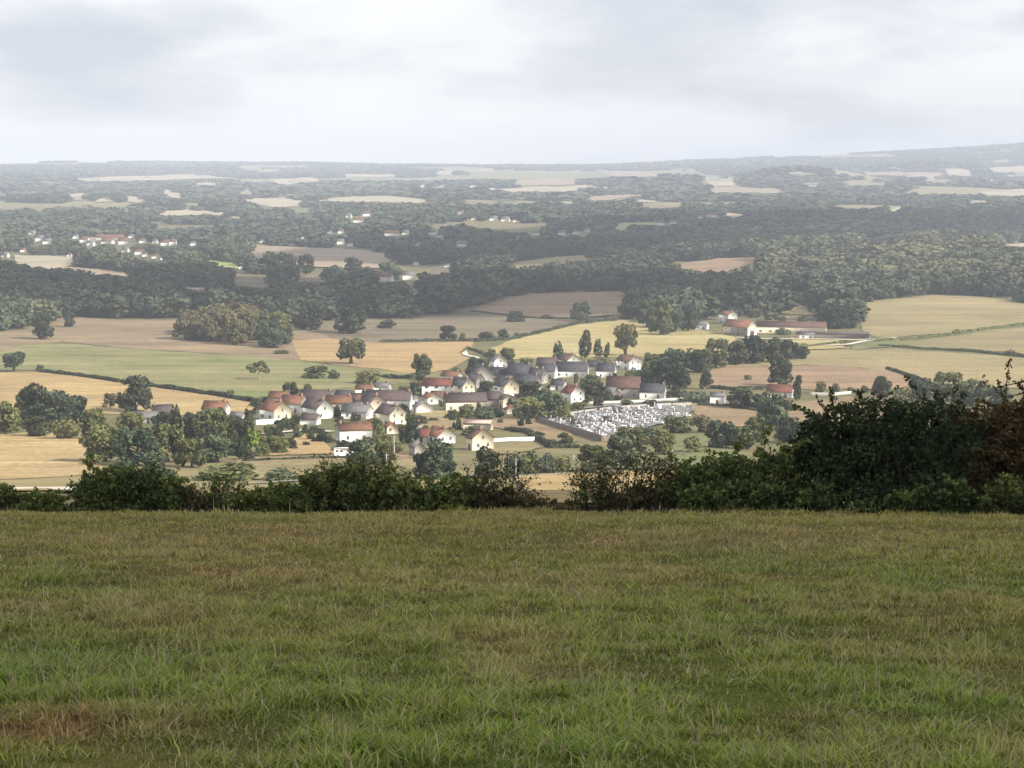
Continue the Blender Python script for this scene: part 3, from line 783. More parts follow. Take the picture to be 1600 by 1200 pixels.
def house(label, cx, by, spx, gpx, a, eave, rise, side='R', wall='white', roof='orange', group=None, chim=1, win=True, Wd=None, Ld=None,
          gwall=None, hip=0.0, door=True, name='house', cat='house', storeys=None, gdoor=False, dz=0.0):
    """cx, by: image point of the near corner; spx/gpx: widths in pixels of the long side and of the gable; a: turn in degrees.
    side R: the gable shows right of the corner; L: left of it."""
    p = at1(cx, by); s = mpp(p); ar = R(a)
    L = Ld or min(max(spx * s / max(math.cos(ar), 0.12), 4.0), 46.0)
    W = Wd or min(max(gpx * s / max(math.sin(ar), 0.12), 3.5), 13.0)
    L, W, eave, rise = L * 1.0, W * 1.04, eave * 1.06, rise * 1.08
    o = empty(name, (p[0], p[1], p[2] + dz), -ar if side == 'R' else ar)
    tag(o, label, cat, group)
    x0, x1 = (-L, 0.0) if side == 'R' else (0.0, L)
    # walls: one pentagonal prism, sunk a little into the sloping ground
    b = -2.2
    pent = [(0, b), (W, b), (W, eave), (W / 2, eave + rise), (0, eave)]
    if hip: pent = [(0, b), (W, b), (W, eave), (W / 2, eave), (0, eave)]
    V = np.array([(x, y, z) for x in (x0, x1) for y, z in pent])
    F4 = np.array([(k, (k + 1) % 5, 5 + (k + 1) % 5, 5 + k) for k in range(5)])
    F5 = np.array([(4, 3, 2, 1, 0), (5, 6, 7, 8, 9)])
    F4 = F4[:, ::-1]
    idx = [0] * 5 + ([1, 1] if gwall else [0, 0])
    me = np_mesh('wall', V, [F4, F5], mats=[M[wall]] + ([M[gwall]] if gwall else []), mat_idx=idx)
    mobj('wall', me, o)
    ro = mesh_part('roof', roof_slabs(x0, x1, W, eave, rise, side, hip=hip), M[roof], o)
    for c in range(chim):
        xx = (x1 - 0.9 if side == 'R' else x0 + 0.9) if c == 0 else (x0 + 0.9 if side == 'R' else x1 - 0.9)
        if hip: xx = (x0 + x1) / 2 + (1.5 if c else -1.5)
        top = eave + rise + 0.95
        mesh_part('chimney', [box(xx - 0.4, xx + 0.4, W / 2 - 0.75, W / 2 + 0.05, eave + rise * 0.55, top), box(xx - 0.47, xx + 0.47, W / 2 - 0.82, W / 2 + 0.12, top, top + 0.14)], M['chimney'], ro)
    if win:
        st = storeys or (2 if eave > 4.4 else 1)
        n = max(1, min(7, int(L / 4.2)))
        door_k = n // 2 if door else -1
        for f in range(st):
            zz = 1.0 + f * 2.75
            for k in range(n):
                xc = x0 + (k + 0.5) * L / n
                if f == 0 and k == door_k:
                    d = mesh_part('door', box(xc - 0.55, xc + 0.55, -0.05, 0.06, -0.1, 2.1), M['wood'], o)
                    continue
                if zz + 1.3 > eave: continue
                w_ = mesh_part('window', box(xc - 0.42, xc + 0.42, -0.04, 0.06, zz, zz + 1.15), M['glass'], o)
                mesh_part('sill', box(xc - 0.62, xc + 0.62, -0.12, 0.05, zz - 0.10, zz - 0.004), M['white'], w_)
                if RNG.random() < 0.45:
                    mesh_part('shutter', box(xc - 0.98, xc - 0.52, -0.07, 0.04, zz, zz + 1.25), M['shutter'], w_); mesh_part('shutter', box(xc + 0.52, xc + 0.98, -0.07, 0.04, zz, zz + 1.25), M['shutter'], w_)
        xg = x1 if side == 'R' else x0; q = 1 if side == 'R' else -1
        xa, xb = sorted((xg - 0.06 * q, xg + 0.04 * q))
        rows = [(1.0, (W * 0.28, W * 0.72)), (3.6, (W * 0.5,) if eave < 4.4 else (W * 0.28, W * 0.72))]
        if eave > 4.4: rows.append((5.9, (W * 0.5,)))
        for zz, ysx in rows:
            if W < 4.2: ysx = (W * 0.5,)
            for yc in ysx:
                lim = eave + rise * (1 - abs(yc - W / 2) / (W / 2))
                if zz + 1.35 > lim or RNG.random() < 0.25: continue
                w_ = mesh_part('window', box(xa, xb, yc - 0.45, yc + 0.45, zz, zz + 1.15), M['glass'], o)
                xs = sorted((xg - 0.05 * q, xg + 0.11 * q))
                mesh_part('sill', box(xs[0], xs[1], yc - 0.57, yc + 0.57, zz - 0.10, zz - 0.004), M['white'], w_)
        if gdoor:
            mesh_part('barn_door', box(xa, xb, W * 0.30, W * 0.70, -0.2, min(3.4, eave)), M['wood'], o)
    return o

VG = 'houses of the village'
HOUSES = [
 # label, corner px, base py, side px, gable px, turn, eave, rise, side, wall, roof, kwargs
 ('cream gabled house with a bright orange roof at the end nearest the golden field', 428, 658, 27, 23, 42, 4.0, 3.2, 'R', 'white', 'orange', dict(gwall='cream')),
 ('white house with an orange roof tucked just behind the cream gabled end house', 470, 646, 34, 8, 14, 3.9, 2.9, 'R', 'white', 'orange', dict(Wd=8)),
 ('long low cottage with a purple brown roof below two round trees on the pasture edge', 516, 634, 50, 6, 8, 2.6, 3.6, 'R', 'white', 'purple', dict(Wd=8)),
 ('dark roofed house with a pure white gable beside the purple lean-to', 495, 655, 28, 23, 48, 4.0, 3.4, 'R', 'white', 'purple', dict()),
 ('low purple tiled lean-to in front of the dark roofed white gable', 494, 664, 26, 8, 15, 2.2, 1.6, 'R', 'white', 'purple', dict(Wd=5, chim=0, win=False)),
 ('low beige cottage with a faded rust roof in the middle of the village row', 546, 640, 40, 6, 10, 2.7, 2.6, 'R', 'beige', 'rust', dict(Wd=8)),
 ('grey roofed cottage with a short white front behind the large orange brown barn house', 572, 655, 40, 8, 16, 2.8, 2.6, 'R', 'white', 'greyroof', dict(Wd=8)),
 ('big farmhouse with a long orange brown roof over a blank white front', 531, 691, 8, 50, 76, 3.9, 1.9, 'L', 'white', 'rust', dict(kind='long')),
 ('small white house half hidden behind the long white terrace roof', 581, 617, 26, 4, 8, 2.8, 1.6, 'R', 'white', 'rust', dict(Wd=6)),
 ('small white house with a grey sheet roof on the green below the hedge', 606, 614, 24, 5, 12, 2.9, 1.5, 'R', 'white', 'greyroof', dict(Wd=6)),
 ('long white terrace with a row of small windows under a purple red roof', 640, 641, 76, 6, 6, 4.3, 3.3, 'R', 'white', 'purple', dict(Wd=9, chim=2)),
 ('dark roofed house with a pinkish gable standing before the white terrace', 578, 645, 14, 24, 56, 3.9, 3.0, 'R', 'pinkish', 'purple', dict()),
 ('tall pale yellow gabled house with a dark roof above the tiny cream annex', 609, 667, 26, 24, 46, 4.6, 3.0, 'R', 'paleyellow', 'purple', dict()),
 ('tiny cream annex under a rust brown roof below the pale yellow gable', 605, 678, 6, 17, 68, 2.4, 1.4, 'R', 'cream', 'rust', dict(chim=0)),
 ('white two storey house with a wide dark red roof and balcony front', 705, 619, 46, 6, 8, 4.9, 2.6, 'R', 'white', 'red', dict(Wd=9)),
 ('small white house with a pale red roof uphill behind the wide red roofed house', 714, 597, 26, 8, 20, 2.9, 2.0, 'R', 'white', 'rust', dict(Wd=7)),
 ('slim pale yellow gable with a slate roof behind the long cream farmhouse', 723, 620, 22, 18, 42, 4.9, 3.2, 'R', 'paleyellow', 'slate', dict()),
 ('little white gabled house with a single dark door on the lawn', 651, 646, 8, 24, 66, 2.5, 2.0, 'R', 'white', 'greyroof', dict(chim=0)),
 ('small white cottage just uphill of the little gabled house with the dark door', 645, 634, 7, 16, 64, 2.2, 1.5, 'R', 'white', 'greyroof', dict(chim=0)),
 ('long cream farmhouse with a dark purple roof facing the bushes', 697, 643, 10, 64, 80, 4.0, 3.0, 'L', 'cream', 'purple', dict(kind='long', gwall='stone')),  # stone gable colour stands in for the dark shade on the left gable
 ('tall narrow house with a pale peach gable and white slate roofed side', 788, 623, 18, 22, 50, 5.4, 3.4, 'R', 'white', 'slate', dict(gwall='cream')),
 ('square cream annex at the foot of the tall peach gable', 786, 637, 8, 22, 64, 3.4, 1.6, 'R', 'cream', 'purple', dict(chim=0)),
 ('low garage with a bright red roof against the cream annex', 792, 647, 5, 20, 70, 1.8, 1.4, 'R', 'beige', 'red', dict(chim=0, win=False)),
 ('grey rubble stone house with a broad gable among dark slate roofs', 742, 598, 8, 28, 62, 4.4, 4.0, 'R', 'greystone', 'slate', dict()),
 ('low slate roofed wing adjoining the rubble stone gable', 790, 594, 26, 6, 12, 3.0, 3.0, 'R', 'stone', 'slate', dict(Wd=8)),
 ('bright white gabled house in front of a pair of round trees', 772, 576, 7, 20, 64, 4.0, 3.2, 'R', 'white', 'greyroof', dict()),
 ('house with a large dark slate roof in the crowded middle of the village', 824, 596, 34, 10, 18, 3.6, 4.6, 'R', 'stone', 'slate', dict(Wd=10)),
 ('second large dark slate roof stepping down behind the green bush mass', 836, 611, 36, 12, 20, 3.4, 3.8, 'R', 'greystone', 'slate', dict(Wd=9)),
 ('house under a faded brown hipped roof below the shortest cypress', 868, 580, 30, 6, 10, 3.2, 3.4, 'R', 'beige', 'purple', dict(Wd=9, chim=1)),
 ('white slate roofed house with a dark doorway left of the long slate barn', 866, 592, 26, 8, 14, 3.9, 3.2, 'R', 'white', 'slate', dict(Wd=8)),
 ('long slate roofed barn with a white front in the upper village', 917, 590, 50, 7, 8, 3.4, 4.0, 'R', 'white', 'slate', dict(Wd=10, chim=1)),
 ('house with a rounded pale gable and red brown roof beneath the tallest cypress', 886, 574, 14, 21, 52, 3.6, 3.2, 'R', 'white', 'brown', dict()),
 ('white house with arched openings under a dark weathered roof', 960, 591, 28, 7, 10, 3.9, 3.3, 'R', 'white', 'slate', dict(Wd=8)),
 ('white house with a cross gable and brown roof in front of the big roadside tree', 983, 579, 21, 20, 44, 4.8, 2.7, 'R', 'white', 'brown', dict()),
 ('large stone barn with a wide reddish brown roof above the graveyard lane', 999, 623, 52, 6, 8, 4.9, 4.2, 'R', 'greystone', 'brown', dict(Wd=11, chim=0)),
 ('white house under a low slate roof beside the large stone barn', 1038, 624, 38, 8, 10, 3.3, 3.0, 'R', 'white', 'slate', dict(Wd=9)),
 ('red roofed house with a crisp white gable beside the hedge', 892, 630, 15, 21, 54, 4.2, 3.2, 'R', 'white', 'red', dict()),
 ('small square white house standing alone at the lane beyond the graveyard', 1132, 632, 22, 4, 10, 3.6, 1.2, 'R', 'white', 'greyroof', dict(Wd=6)),
 ('red roofed house under a tall dark tree by the brown meadow', 1237, 622, 38, 8, 14, 2.6, 2.7, 'R', 'white', 'red', dict(Wd=9)),
 ('cream gabled house with red brown roof at the village edge nearest the road', 738, 704, 8, 32, 58, 3.8, 2.7, 'R', 'paleyellow', 'brown', dict()),
 ('white gabled bungalow with a bright rust red roof beside the cream gabled house', 684, 694, 22, 26, 50, 2.6, 2.3, 'R', 'white', 'orange', dict()),
 ('low bungalow with a red roof adjoining the white gabled bungalow', 668, 693, 20, 8, 20, 2.4, 1.9, 'R', 'white', 'red', dict(Wd=6, chim=0)),
 ('open carport with a pale pink sheet roof uphill of the cream gabled house', 766, 673, 42, 5, 8, 2.6, 0.7, 'R', 'beige', 'pinkroof', dict(Wd=7, chim=0, win=False)),
 ('small grey garage next to a big dark tree near the road', 648, 712, 6, 14, 60, 2.6, 1.3, 'R', 'greystone', 'greyroof', dict(chim=0, win=False)),
 ('cottage with a faded purple roof and white gable among garden trees', 240, 655, 6, 30, 74, 2.7, 2.3, 'L', 'white', 'purple', dict(kind='long')),
 ('low grey roofed shed in front of the faded purple cottage', 243, 662, 46, 6, 8, 2.3, 1.8, 'R', 'white', 'greyroof', dict(Wd=6, chim=0)),
 ('house with a dull orange roof peeping over the dark garden trees', 350, 652, 36, 6, 10, 3.2, 2.7, 'R', 'white', 'orange', dict(Wd=8)),
 ('small white outbuilding behind the tall dark garden conifer', 377, 661, 20, 6, 14, 2.4, 1.4, 'R', 'white', 'greyroof', dict(Wd=5, chim=0)),
 ('narrow white house front wedged beneath the white terrace', 668, 632, 12, 22, 60, 2.6, 1.6, 'R', 'white', 'rust', dict(chim=0)),
 ('low slate roofed outhouse behind the long low cottage', 548, 628, 26, 6, 12, 2.6, 2.0, 'R', 'white', 'slate', dict(Wd=6, chim=0)),
 ('brown roofed cottage between the grey roofed cottage and the white terrace', 566, 636, 22, 6, 14, 2.9, 2.4, 'R', 'pinkish', 'brown', dict(Wd=7)),
 ('small grey stone shed below the wide red roofed white house', 690, 628, 20, 8, 22, 2.4, 1.8, 'R', 'greystone', 'brown', dict(Wd=6, chim=0, win=False)),
 ('dark roofed lean-to at the far end of the long cream farmhouse', 778, 636, 20, 5, 14, 3.4, 2.6, 'R', 'stone', 'purple', dict(Wd=8, chim=0, win=False)),
 ('grey roofed house squeezed behind the slim pale yellow gable', 744, 606, 18, 12, 36, 3.6, 2.8, 'R', 'greystone', 'slate', dict()),
 ('dark slate house between the two large slate roofs and the slate barn', 846, 600, 22, 9, 24, 3.8, 3.4, 'R', 'greystone', 'slate', dict(Wd=8)),
 ('small slate roofed shed behind the white house with arched openings', 940, 579, 24, 6, 14, 2.6, 2.2, 'R', 'stone', 'slate', dict(Wd=6, chim=0, win=False)),
 ('stone annex at the near end of the large stone barn', 958, 626, 14, 10, 40, 3.0, 2.4, 'R', 'stone', 'greyroof', dict(chim=0, win=False)),
 ('long low shed with a rust roof behind the orange roofed white house', 448, 630, 30, 5, 10, 2.4, 2.2, 'R', 'beige', 'rust', dict(Wd=6, chim=0, win=False)),
 ('whitewashed cottage with a slate roof above the red roofed white gable', 880, 610, 20, 6, 18, 2.6, 2.2, 'R', 'white', 'slate', dict(Wd=6)),
]
def long_house(label, cx, by, spx, gpx, a, eave, rise, side, wall, roof, **kw):
    """long side facing the viewer at a slight turn with its left gable in shade: corner given at the left"""
    return house(label, cx, by, gpx, spx, 90 - a, eave, rise, side, wall, roof, Wd=9.0, **kw)
for lab, cx, by, sp, gp, a, e, r_, sd, wl_, rf, kw in HOUSES:
    kw = dict(kw); kind = kw.pop('kind', None)
    if kind == 'long': long_house(lab, cx, by, sp, gp, a, e, r_, sd, wl_, rf, group=VG, **kw)
    else: house(lab, cx, by, sp, gp, a, e, r_, sd, wl_, rf, group=VG, **kw)

# farm hamlet on the slope
FG = 'buildings of the farm hamlet'
house('small white farm outhouse at the edge of the grove', 1104, 515, 17, 5, 20, 3.6, 1.6, 'R', 'white', 'greyroof', FG, Wd=7, chim=0)
house('tall white farmhouse with a pale orange roof behind the red barn', 1138, 507, 14, 15, 50, 6.8, 2.4, 'R', 'white', 'rust', FG)
house('big barn with a bright red tiled roof and white gable striped by dark doors', 1168, 525, 36, 21, 36, 5.6, 4.4, 'R', 'stone', 'orange', FG, gwall='white', chim=0, gdoor=True)
house('very long cream farm range with a brown roof beside the red barn', 1290, 522, 100, 10, 12, 4.6, 3.0, 'R', 'cream', 'brown', FG, Wd=11, Ld=50, chim=0)
house('low open cattle shed with a flat brownish roof at the far end of the farm', 1358, 529, 100, 5, 6, 2.9, 0.8, 'R', 'dirtwall', 'purple', FG, Wd=10, Ld=50, chim=0, win=False, name='cattle_shed', cat='shed')
house('short white shed in front of the long cream farm range', 1272, 530, 22, 4, 10, 3.0, 1.0, 'R', 'white', 'greyroof', FG, Wd=5, chim=0)

# far houses, a few pixels each
far_protos = {}
def far_house(px, py, wpx, label, group, roof='rust', wall='white', ratio=0.75):
    p = at1(px, py); s = mpp(p)
    key = (roof, wall)
    if key not in far_protos:
        V = np.array([(x, y, z) for x in (-0.5, 0.5) for y, z in ((-0.3, -0.2), (0.3, -0.2), (0.3, 0.36), (0, 0.60), (-0.3, 0.36))])
        F4 = np.array([(k, (k + 1) % 5, 5 + (k + 1) % 5, 5 + k) for k in range(5)])[:, ::-1]; F5 = np.array([(4, 3, 2, 1, 0), (5, 6, 7, 8, 9)])
        wm_ = np_mesh('far_wall', V, [F4, F5], mats=[M[wall]])
        rv, rf = join_data(roof_slabs(-0.5, 0.5, 0.6, 0.36, 0.24, 'R', 0.03, 0.04))
        rv = rv * (0.72, 1, 1) - (0, 0.3, 0)
        far_protos[key] = (wm_, np_mesh('far_roof', rv, [rf], mats=[M[roof]]))
    a, b = far_protos[key]
    w = wpx * s
    o = empty('house', (p[0], p[1] + 2, p[2]), RNG.uniform(-0.5, 0.5)); o.scale = (w, min(w, 16), min(w * ratio * 1.6, 15))
    mobj('wall', a, o); mobj('roof', b, o)
    tag(o, label, 'house', group)
    HOUSE_GAPS.append((px, py, wpx, 0.8 * wpx * ratio))
LH, LHG = 'small pale house among the trees of the far hamlet beyond the dense wood', 'houses of the far hamlet beyond the dense wood'
for x, y, w in [(50, 367, 10), (62, 377, 13), (74, 382, 14), (118, 373, 9), (132, 379, 13), (142, 384, 11), (205, 372, 8), (192, 382, 14), (222, 380, 10), (242, 380, 8), (258, 384, 13), (270, 382, 11), (301, 384, 9),
                (196, 394, 10), (216, 398, 12), (226, 401, 8), (240, 404, 8), (254, 406, 7), (36, 394, 9), (8, 402, 11), (108, 401, 7)]:
    far_house(x, y, w, LH, LHG, 'greyroof' if (x * 7) % 3 else 'rust')
far_house(172, 376, 44, 'long red roofed manor with white wings in the far hamlet', LHG, 'orange', 'white', 0.28)
far_house(168, 381, 18, 'white fronted wing below the long red roofed manor', LHG, 'orange', 'white', 0.5)
MH, MHG = 'tiny pale house scattered along the middle of the wooded valley', 'scattered houses of the wooded valley'
for x, y, w in [(515, 366, 7), (532, 365, 9), (531, 382, 12), (547, 385, 8), (560, 348, 16), (545, 340, 9), (572, 338, 14), (612, 369, 22), (634, 367, 10), (676, 367, 10), (688, 371, 8), (722, 386, 15), (653, 383, 6), (720, 334, 8),
                (740, 344, 7), (771, 345, 12), (790, 346, 12), (804, 347, 6), (838, 368, 10), (878, 368, 12), (900, 366, 9), (918, 362, 8), (604, 440, 20), (637, 437, 18), (651, 462, 8), (650, 414, 8), (698, 419, 9), (552, 423, 7),
                (474, 373, 6), (409, 379, 6), (1094, 341, 6), (1112, 340, 15), (1032, 352, 12), (1052, 350, 9)]:
    far_house(x, y, w, MH, MHG, 'greyroof' if (x * 5) % 4 else 'rust')
HH, HHG = 'speck of a white farmhouse far off on the hazy hills under the horizon', 'farmhouses on the hazy far hills'
for x, y, w in [(690, 293, 7), (738, 293, 8), (768, 297, 9), (660, 292, 6), (858, 270, 7), (902, 268, 6), (980, 275, 8), (1142, 279, 7), (1271, 292, 11), (1310, 272, 8), (1366, 273, 8), (1420, 273, 7), (1469, 284, 10), (1505, 273, 8), (1548, 283, 7), (1577, 276, 9), (1590, 284, 8), (230, 280, 9), (310, 277, 8), (150, 283, 9), (400, 284, 8), (455, 287, 8)]:
    far_house(x, y, w, HH, HHG, 'greyroof')
far_house(305, 454, 27, 'long white roofed farm shed alone beside the dark wood', None, 'pinkroof', 'white', 0.16)
far_house(375, 420, 6, 'tiny white hut beside the lime green crop', None, 'greyroof', 'white')

# walls, van, poles
def wall_along(label, pts, h, th, mat, name='wall', group=None, step=5.0, cap=True):
    B = []
    for a, b in zip(pts[:-1], pts[1:]):
        n = max(1, int(math.hypot(b[0] - a[0], b[1] - a[1]) / step))
        B += [(a[0] + (b[0] - a[0]) * q / n, a[1] + (b[1] - a[1]) * q / n) for q in range(n)]
    B.append(pts[-1]); P = at([q[0] for q in B], [q[1] for q in B])
    d = np.gradient(P[:, :2], axis=0); d /= np.linalg.norm(d, axis=1)[:, None] + 1e-9
    nm = np.column_stack([-d[:, 1], d[:, 0]])
    rows = []
    for sgn, zz in ((1, -0.6), (1, h), (-1, h), (-1, -0.6)):
        rows.append(np.column_stack([P[:, :2] + nm * sgn * th / 2, P[:, 2] + zz]))
    V = np.stack(rows, 1).reshape(-1, 3); n = len(P); F = []
    for i in range(n - 1):
        for k in range(3): F.append((i * 4 + k, i * 4 + k + 1, i * 4 + 4 + k + 1, i * 4 + 4 + k))
    F += [(0, 3, 2, 1), ((n - 1) * 4, (n - 1) * 4 + 1, (n - 1) * 4 + 2, (n - 1) * 4 + 3)]
    o = mobj(name, np_mesh(name, V, [np.array(F)], mats=[M[mat]]))
    return tag(o, label, 'wall', group)
wall_along('white garden wall in front of the cream gabled end house', [(400, 664), (432, 662)], 2.0, 0.3, 'white', 'garden_wall')
wall_along('long pale wall along the top lane of the graveyard', [(852, 655), (905, 646), (960, 639), (1030, 634), (1080, 633)], 1.2, 0.4, 'greystone', 'graveyard_wall')
wall_along('dark mossy wall along the lower side of the graveyard', [(842, 660), (880, 672), (915, 682), (940, 690)], 2.3, 0.5, 'dirtwall', 'graveyard_wall')
wall_along('short mossy wall closing the near end of the graveyard', [(940, 690), (962, 686), (990, 676)], 2.0, 0.5, 'dirtwall', 'graveyard_wall')
wall_along('low white roadside wall in front of the low slate roofed house', [(920, 631), (990, 629), (1075, 624)], 1.1, 0.3, 'concrete', 'garden_wall')
wall_along('low white terrace wall beside the cream gabled house', [(770, 692), (800, 690), (835, 689)], 1.5, 0.3, 'white', 'garden_wall')
wall_along('pale wall in front of the shrubs by the red roofed house under the dark tree', [(1265, 617), (1300, 618), (1330, 615)], 1.3, 0.3, 'concrete', 'garden_wall')

def make_van(px, py):
    p = at1(px, py); o = empty('camper_van', tuple(p), 0.06)
    tag(o, 'white camper van parked on the verge below the big farmhouse', 'van')
    prof = [(-3.0, 0.45), (2.4, 0.45), (2.95, 0.6), (2.95, 1.25), (2.35, 1.5), (1.9, 2.25), (1.6, 2.75), (-3.0, 2.75)]
    V = np.array([(x, y, z) for y in (-1.05, 1.05) for x, z in prof]); n = len(prof)
    F4 = np.array([(k, n + k, n + (k + 1) % n, (k + 1) % n) for k in range(n)]); F8 = np.array([tuple(range(n)), tuple(range(2 * n - 1, n - 1, -1))])
    mobj('body', np_mesh('body', V, [F4[:, ::-1], F8], mats=[M['van']]), o)
    for x in (-2.0, -0.6): mesh_part('window', box(x - 0.45, x + 0.45, -1.075, -1.0, 1.55, 2.2), M['glass'], o)
    mesh_part('side_window', box(1.15, 1.8, -1.075, -1.0, 1.5, 2.1), M['glass'], o)
    for x in (-1.9, 1.9):
        for y in (-0.95, 0.95):
            a = np.linspace(0, 2 * math.pi, 15)[:-1]
            ring = lambda yy: np.column_stack([x + 0.36 * np.cos(a), np.full(14, yy), 0.36 + 0.36 * np.sin(a)])
            Vw = np.concatenate([ring(y - 0.13), ring(y + 0.13)])
            Fw = np.array([(k, (k + 1) % 14, 14 + (k + 1) % 14, 14 + k) for k in range(14)])
            mobj('wheel', np_mesh('wheel', Vw, [Fw, np.array([tuple(range(13, -1, -1)), tuple(range(14, 28))])], mats=[M['rubber']]), o)
make_van(537, 713)

POLE = {}
def pole(px, py, hpx, label):
    p = at1(px, py); s = mpp(p); h = hpx * s
    o = empty('utility_pole', tuple(p)); tag(o, label, 'utility pole', 'utility poles along the road')
    z = np.array([-0.5, 0, h * 0.5, h]); V, F = tube_data(np.column_stack([z * 0, z * 0, z]), [0.22, 0.21, 0.17, 0.12], 8)
    mobj('pole', np_mesh('pole', V, [F], smooth=True, mats=[M['concrete']]), o)
    mesh_part('crossarm', box(-0.7, 0.7, -0.06, 0.06, h - 0.55, h - 0.43), M['concrete'], o)
    for x in (-0.6, 0.0, 0.6):
        mesh_part('insulator', box(x - 0.06, x + 0.06, -0.05, 0.05, h - 0.43, h - 0.22), M['glass'], o)
pole(806, 748, 33, 'pale utility pole in front of the row of rounded shrubs')
pole(616, 712, 32, 'pale utility pole below the tiny cream annex')
pole(1050, 726, 24, 'pale utility pole before the two rounded green trees')
pole(896, 732, 22, 'pale utility pole at the end of the shrub row by the road')
pole(604, 738, 30, 'pale utility pole rising out of the yellow green shrubs')
pole(1078, 560, 16, 'slim pale pole at the edge of the hedgerow trees')

# ------------------------------------------------------------------ the graveyard
CEM = [(846, 660), (905, 647), (960, 640), (1040, 636), (1086, 638), (1075, 652), (1020, 668), (962, 684), (940, 687), (900, 676)]
field('graveyard_ground', CEM, M['gravel'], 5.0, (10, 4), 0.75, False)
def grave_mesh(kind, mat):
    parts = [box(-0.45, 0.45, -1.9, 0.0, -0.3, 0.30), box(-0.38, 0.38, -1.8, -0.15, 0.30, 0.40)]
    if kind == 0: parts.append(box(-0.5, 0.5, 0.0, 0.22, -0.3, 1.35))
    elif kind == 1: parts += [box(-0.12, 0.12, 0.02, 0.2, -0.3, 2.0), box(-0.48, 0.48, 0.03, 0.19, 1.35, 1.58)]
    elif kind == 2:
        a = np.linspace(0, math.pi, 8); pr = [(-0.5, -0.3), (0.5, -0.3)] + [(0.5 * math.cos(t), 1.15 + 0.42 * math.sin(t)) for t in a]
        n = len(pr); V = np.array([(x, y, z) for y in (0.0, 0.2) for x, z in pr])
        F = [(k, n + k, n + (k + 1) % n, (k + 1) % n) for k in range(n)]
        F += [(0, k, k + 1, k + 1) for k in range(1, n - 1)] + [(n, n + k + 1, n + k, n + k) for k in range(1, n - 1)]
        F3 = np.array([f[:3] for f in F if f[2] == f[3]]); F4 = np.array([f for f in F if f[2] != f[3]])[:, ::-1]
        v0, f0 = join_data(parts)
        return np_mesh('gravestone', np.concatenate([v0, V]), [np.concatenate([f0, F4 + len(v0)]), F3 + len(v0)], mats=[M[mat]])
    else: parts += [box(-1.3, 1.3, -2.4, 0.4, -0.3, 2.3), box(-1.45, 1.45, -2.55, 0.55, 2.3, 2.55)]
    v, f = join_data(parts)
    return np_mesh('gravestone', v, [f], mats=[M[mat]])
GR = [[grave_mesh(k, m_) for m_ in ('graniteA', 'graniteB', 'graniteC', 'graniteD')] for k in range(4)]
def graves():
    corner = at([p[0] for p in CEM], [p[1] for p in CEM])
    ax = corner[4, :2] - corner[9, :2]; ax /= np.linalg.norm(ax); ay = np.array([-ax[1], ax[0]])
    c = corner[:, :2].mean(0); cand = []
    for i in range(-40, 41):
        if i % 6 == 0: continue
        for j in range(-50, 51):
            q = c + ax * i * 3.7 + ay * j * 2.55 + RNG.normal(0, 0.25, 2)
            cand.append(q)
    cand = np.array(cand); z = H(cand[:, 0], cand[:, 1]); px, py = project(cand[:, 0], cand[:, 1], z)
    k = in_poly(px, py, CEM); cand, z, px, py = cand[k], z[k], px[k], py[k]
    pick = RNG.random(len(cand)) < np.where(px > 1010, 0.5, 0.95)
    cand, z = cand[pick], z[pick]
    if len(cand) > 290:
        s_ = RNG.permutation(len(cand))[:290]; cand, z = cand[s_], z[s_]
    words = ['white marble', 'grey granite', 'dark polished', 'pinkish granite']; shapes = ['upright slab tomb', 'cross topped tomb', 'round headed tomb', 'small flat roofed family vault']
    for q, zz in zip(cand, z):
        m_ = RNG.choice(4, p=[0.40, 0.24, 0.27, 0.09]); k_ = RNG.choice(4, p=[0.41, 0.27, 0.30, 0.02])
        o = mobj('gravestone', GR[k_][m_], None, (q[0], q[1], zz + 0.7))
        o.rotation_euler = (0, 0, RNG.choice([0.0, 1.57, 3.14]) * 0 + math.atan2(ax[1], ax[0]) + RNG.normal(0, 0.06)); s_ = RNG.uniform(0.75, 1.05); o.scale = (s_, s_, s_)
        tag(o, f'{words[m_]} {shapes[k_]} among the crowded graves of the walled graveyard', 'gravestone', f'{words[m_]} {shapes[k_]}s of the graveyard')
graves()
def wood_filter(X, Y, Hh, W):
    Z = H(X, Y)
    px, py = project(X, Y, Z)
    mp = (Y * CP - Z * SP) / FPX
    hp = Hh / mp; wp = W / mp
    ok = py < np.interp(px, WB[:, 0], WB[:, 1]) - 0.5
    for poly in OPEN:
        P = np.array(poly); x0, y0 = P.min(0); x1, y1 = P.max(0)
        near = ok & (px > x0 - 30) & (px < x1 + 30) & (py > y0 - 3) & (py < y1 + 45)
        if not near.any(): continue
        i = np.where(near)[0]
        bad = np.zeros(len(i), bool)
        for fx, fy in ((0, 0), (0, 0.35), (0, 0.7), (-0.3, 0.5), (0.3, 0.5)):
            bad |= in_poly(px[i] + fx * wp[i], py[i] - fy * hp[i], poly)
        ok[i[bad]] = False
    for gx, gy, gw, gh in HOUSE_GAPS:      # clearings round the far houses
        ok &= ~((np.abs(px - gx) < gw * 0.5 + wp * 0.42) & (py > gy - 1.5) & (py - hp < gy - 0.25 * gh))
        ok &= ~((np.abs(px - gx) < gw * 0.5 + wp * 0.3) & (np.abs(py - gy) < 2.0))
    return ok, px, py, hp
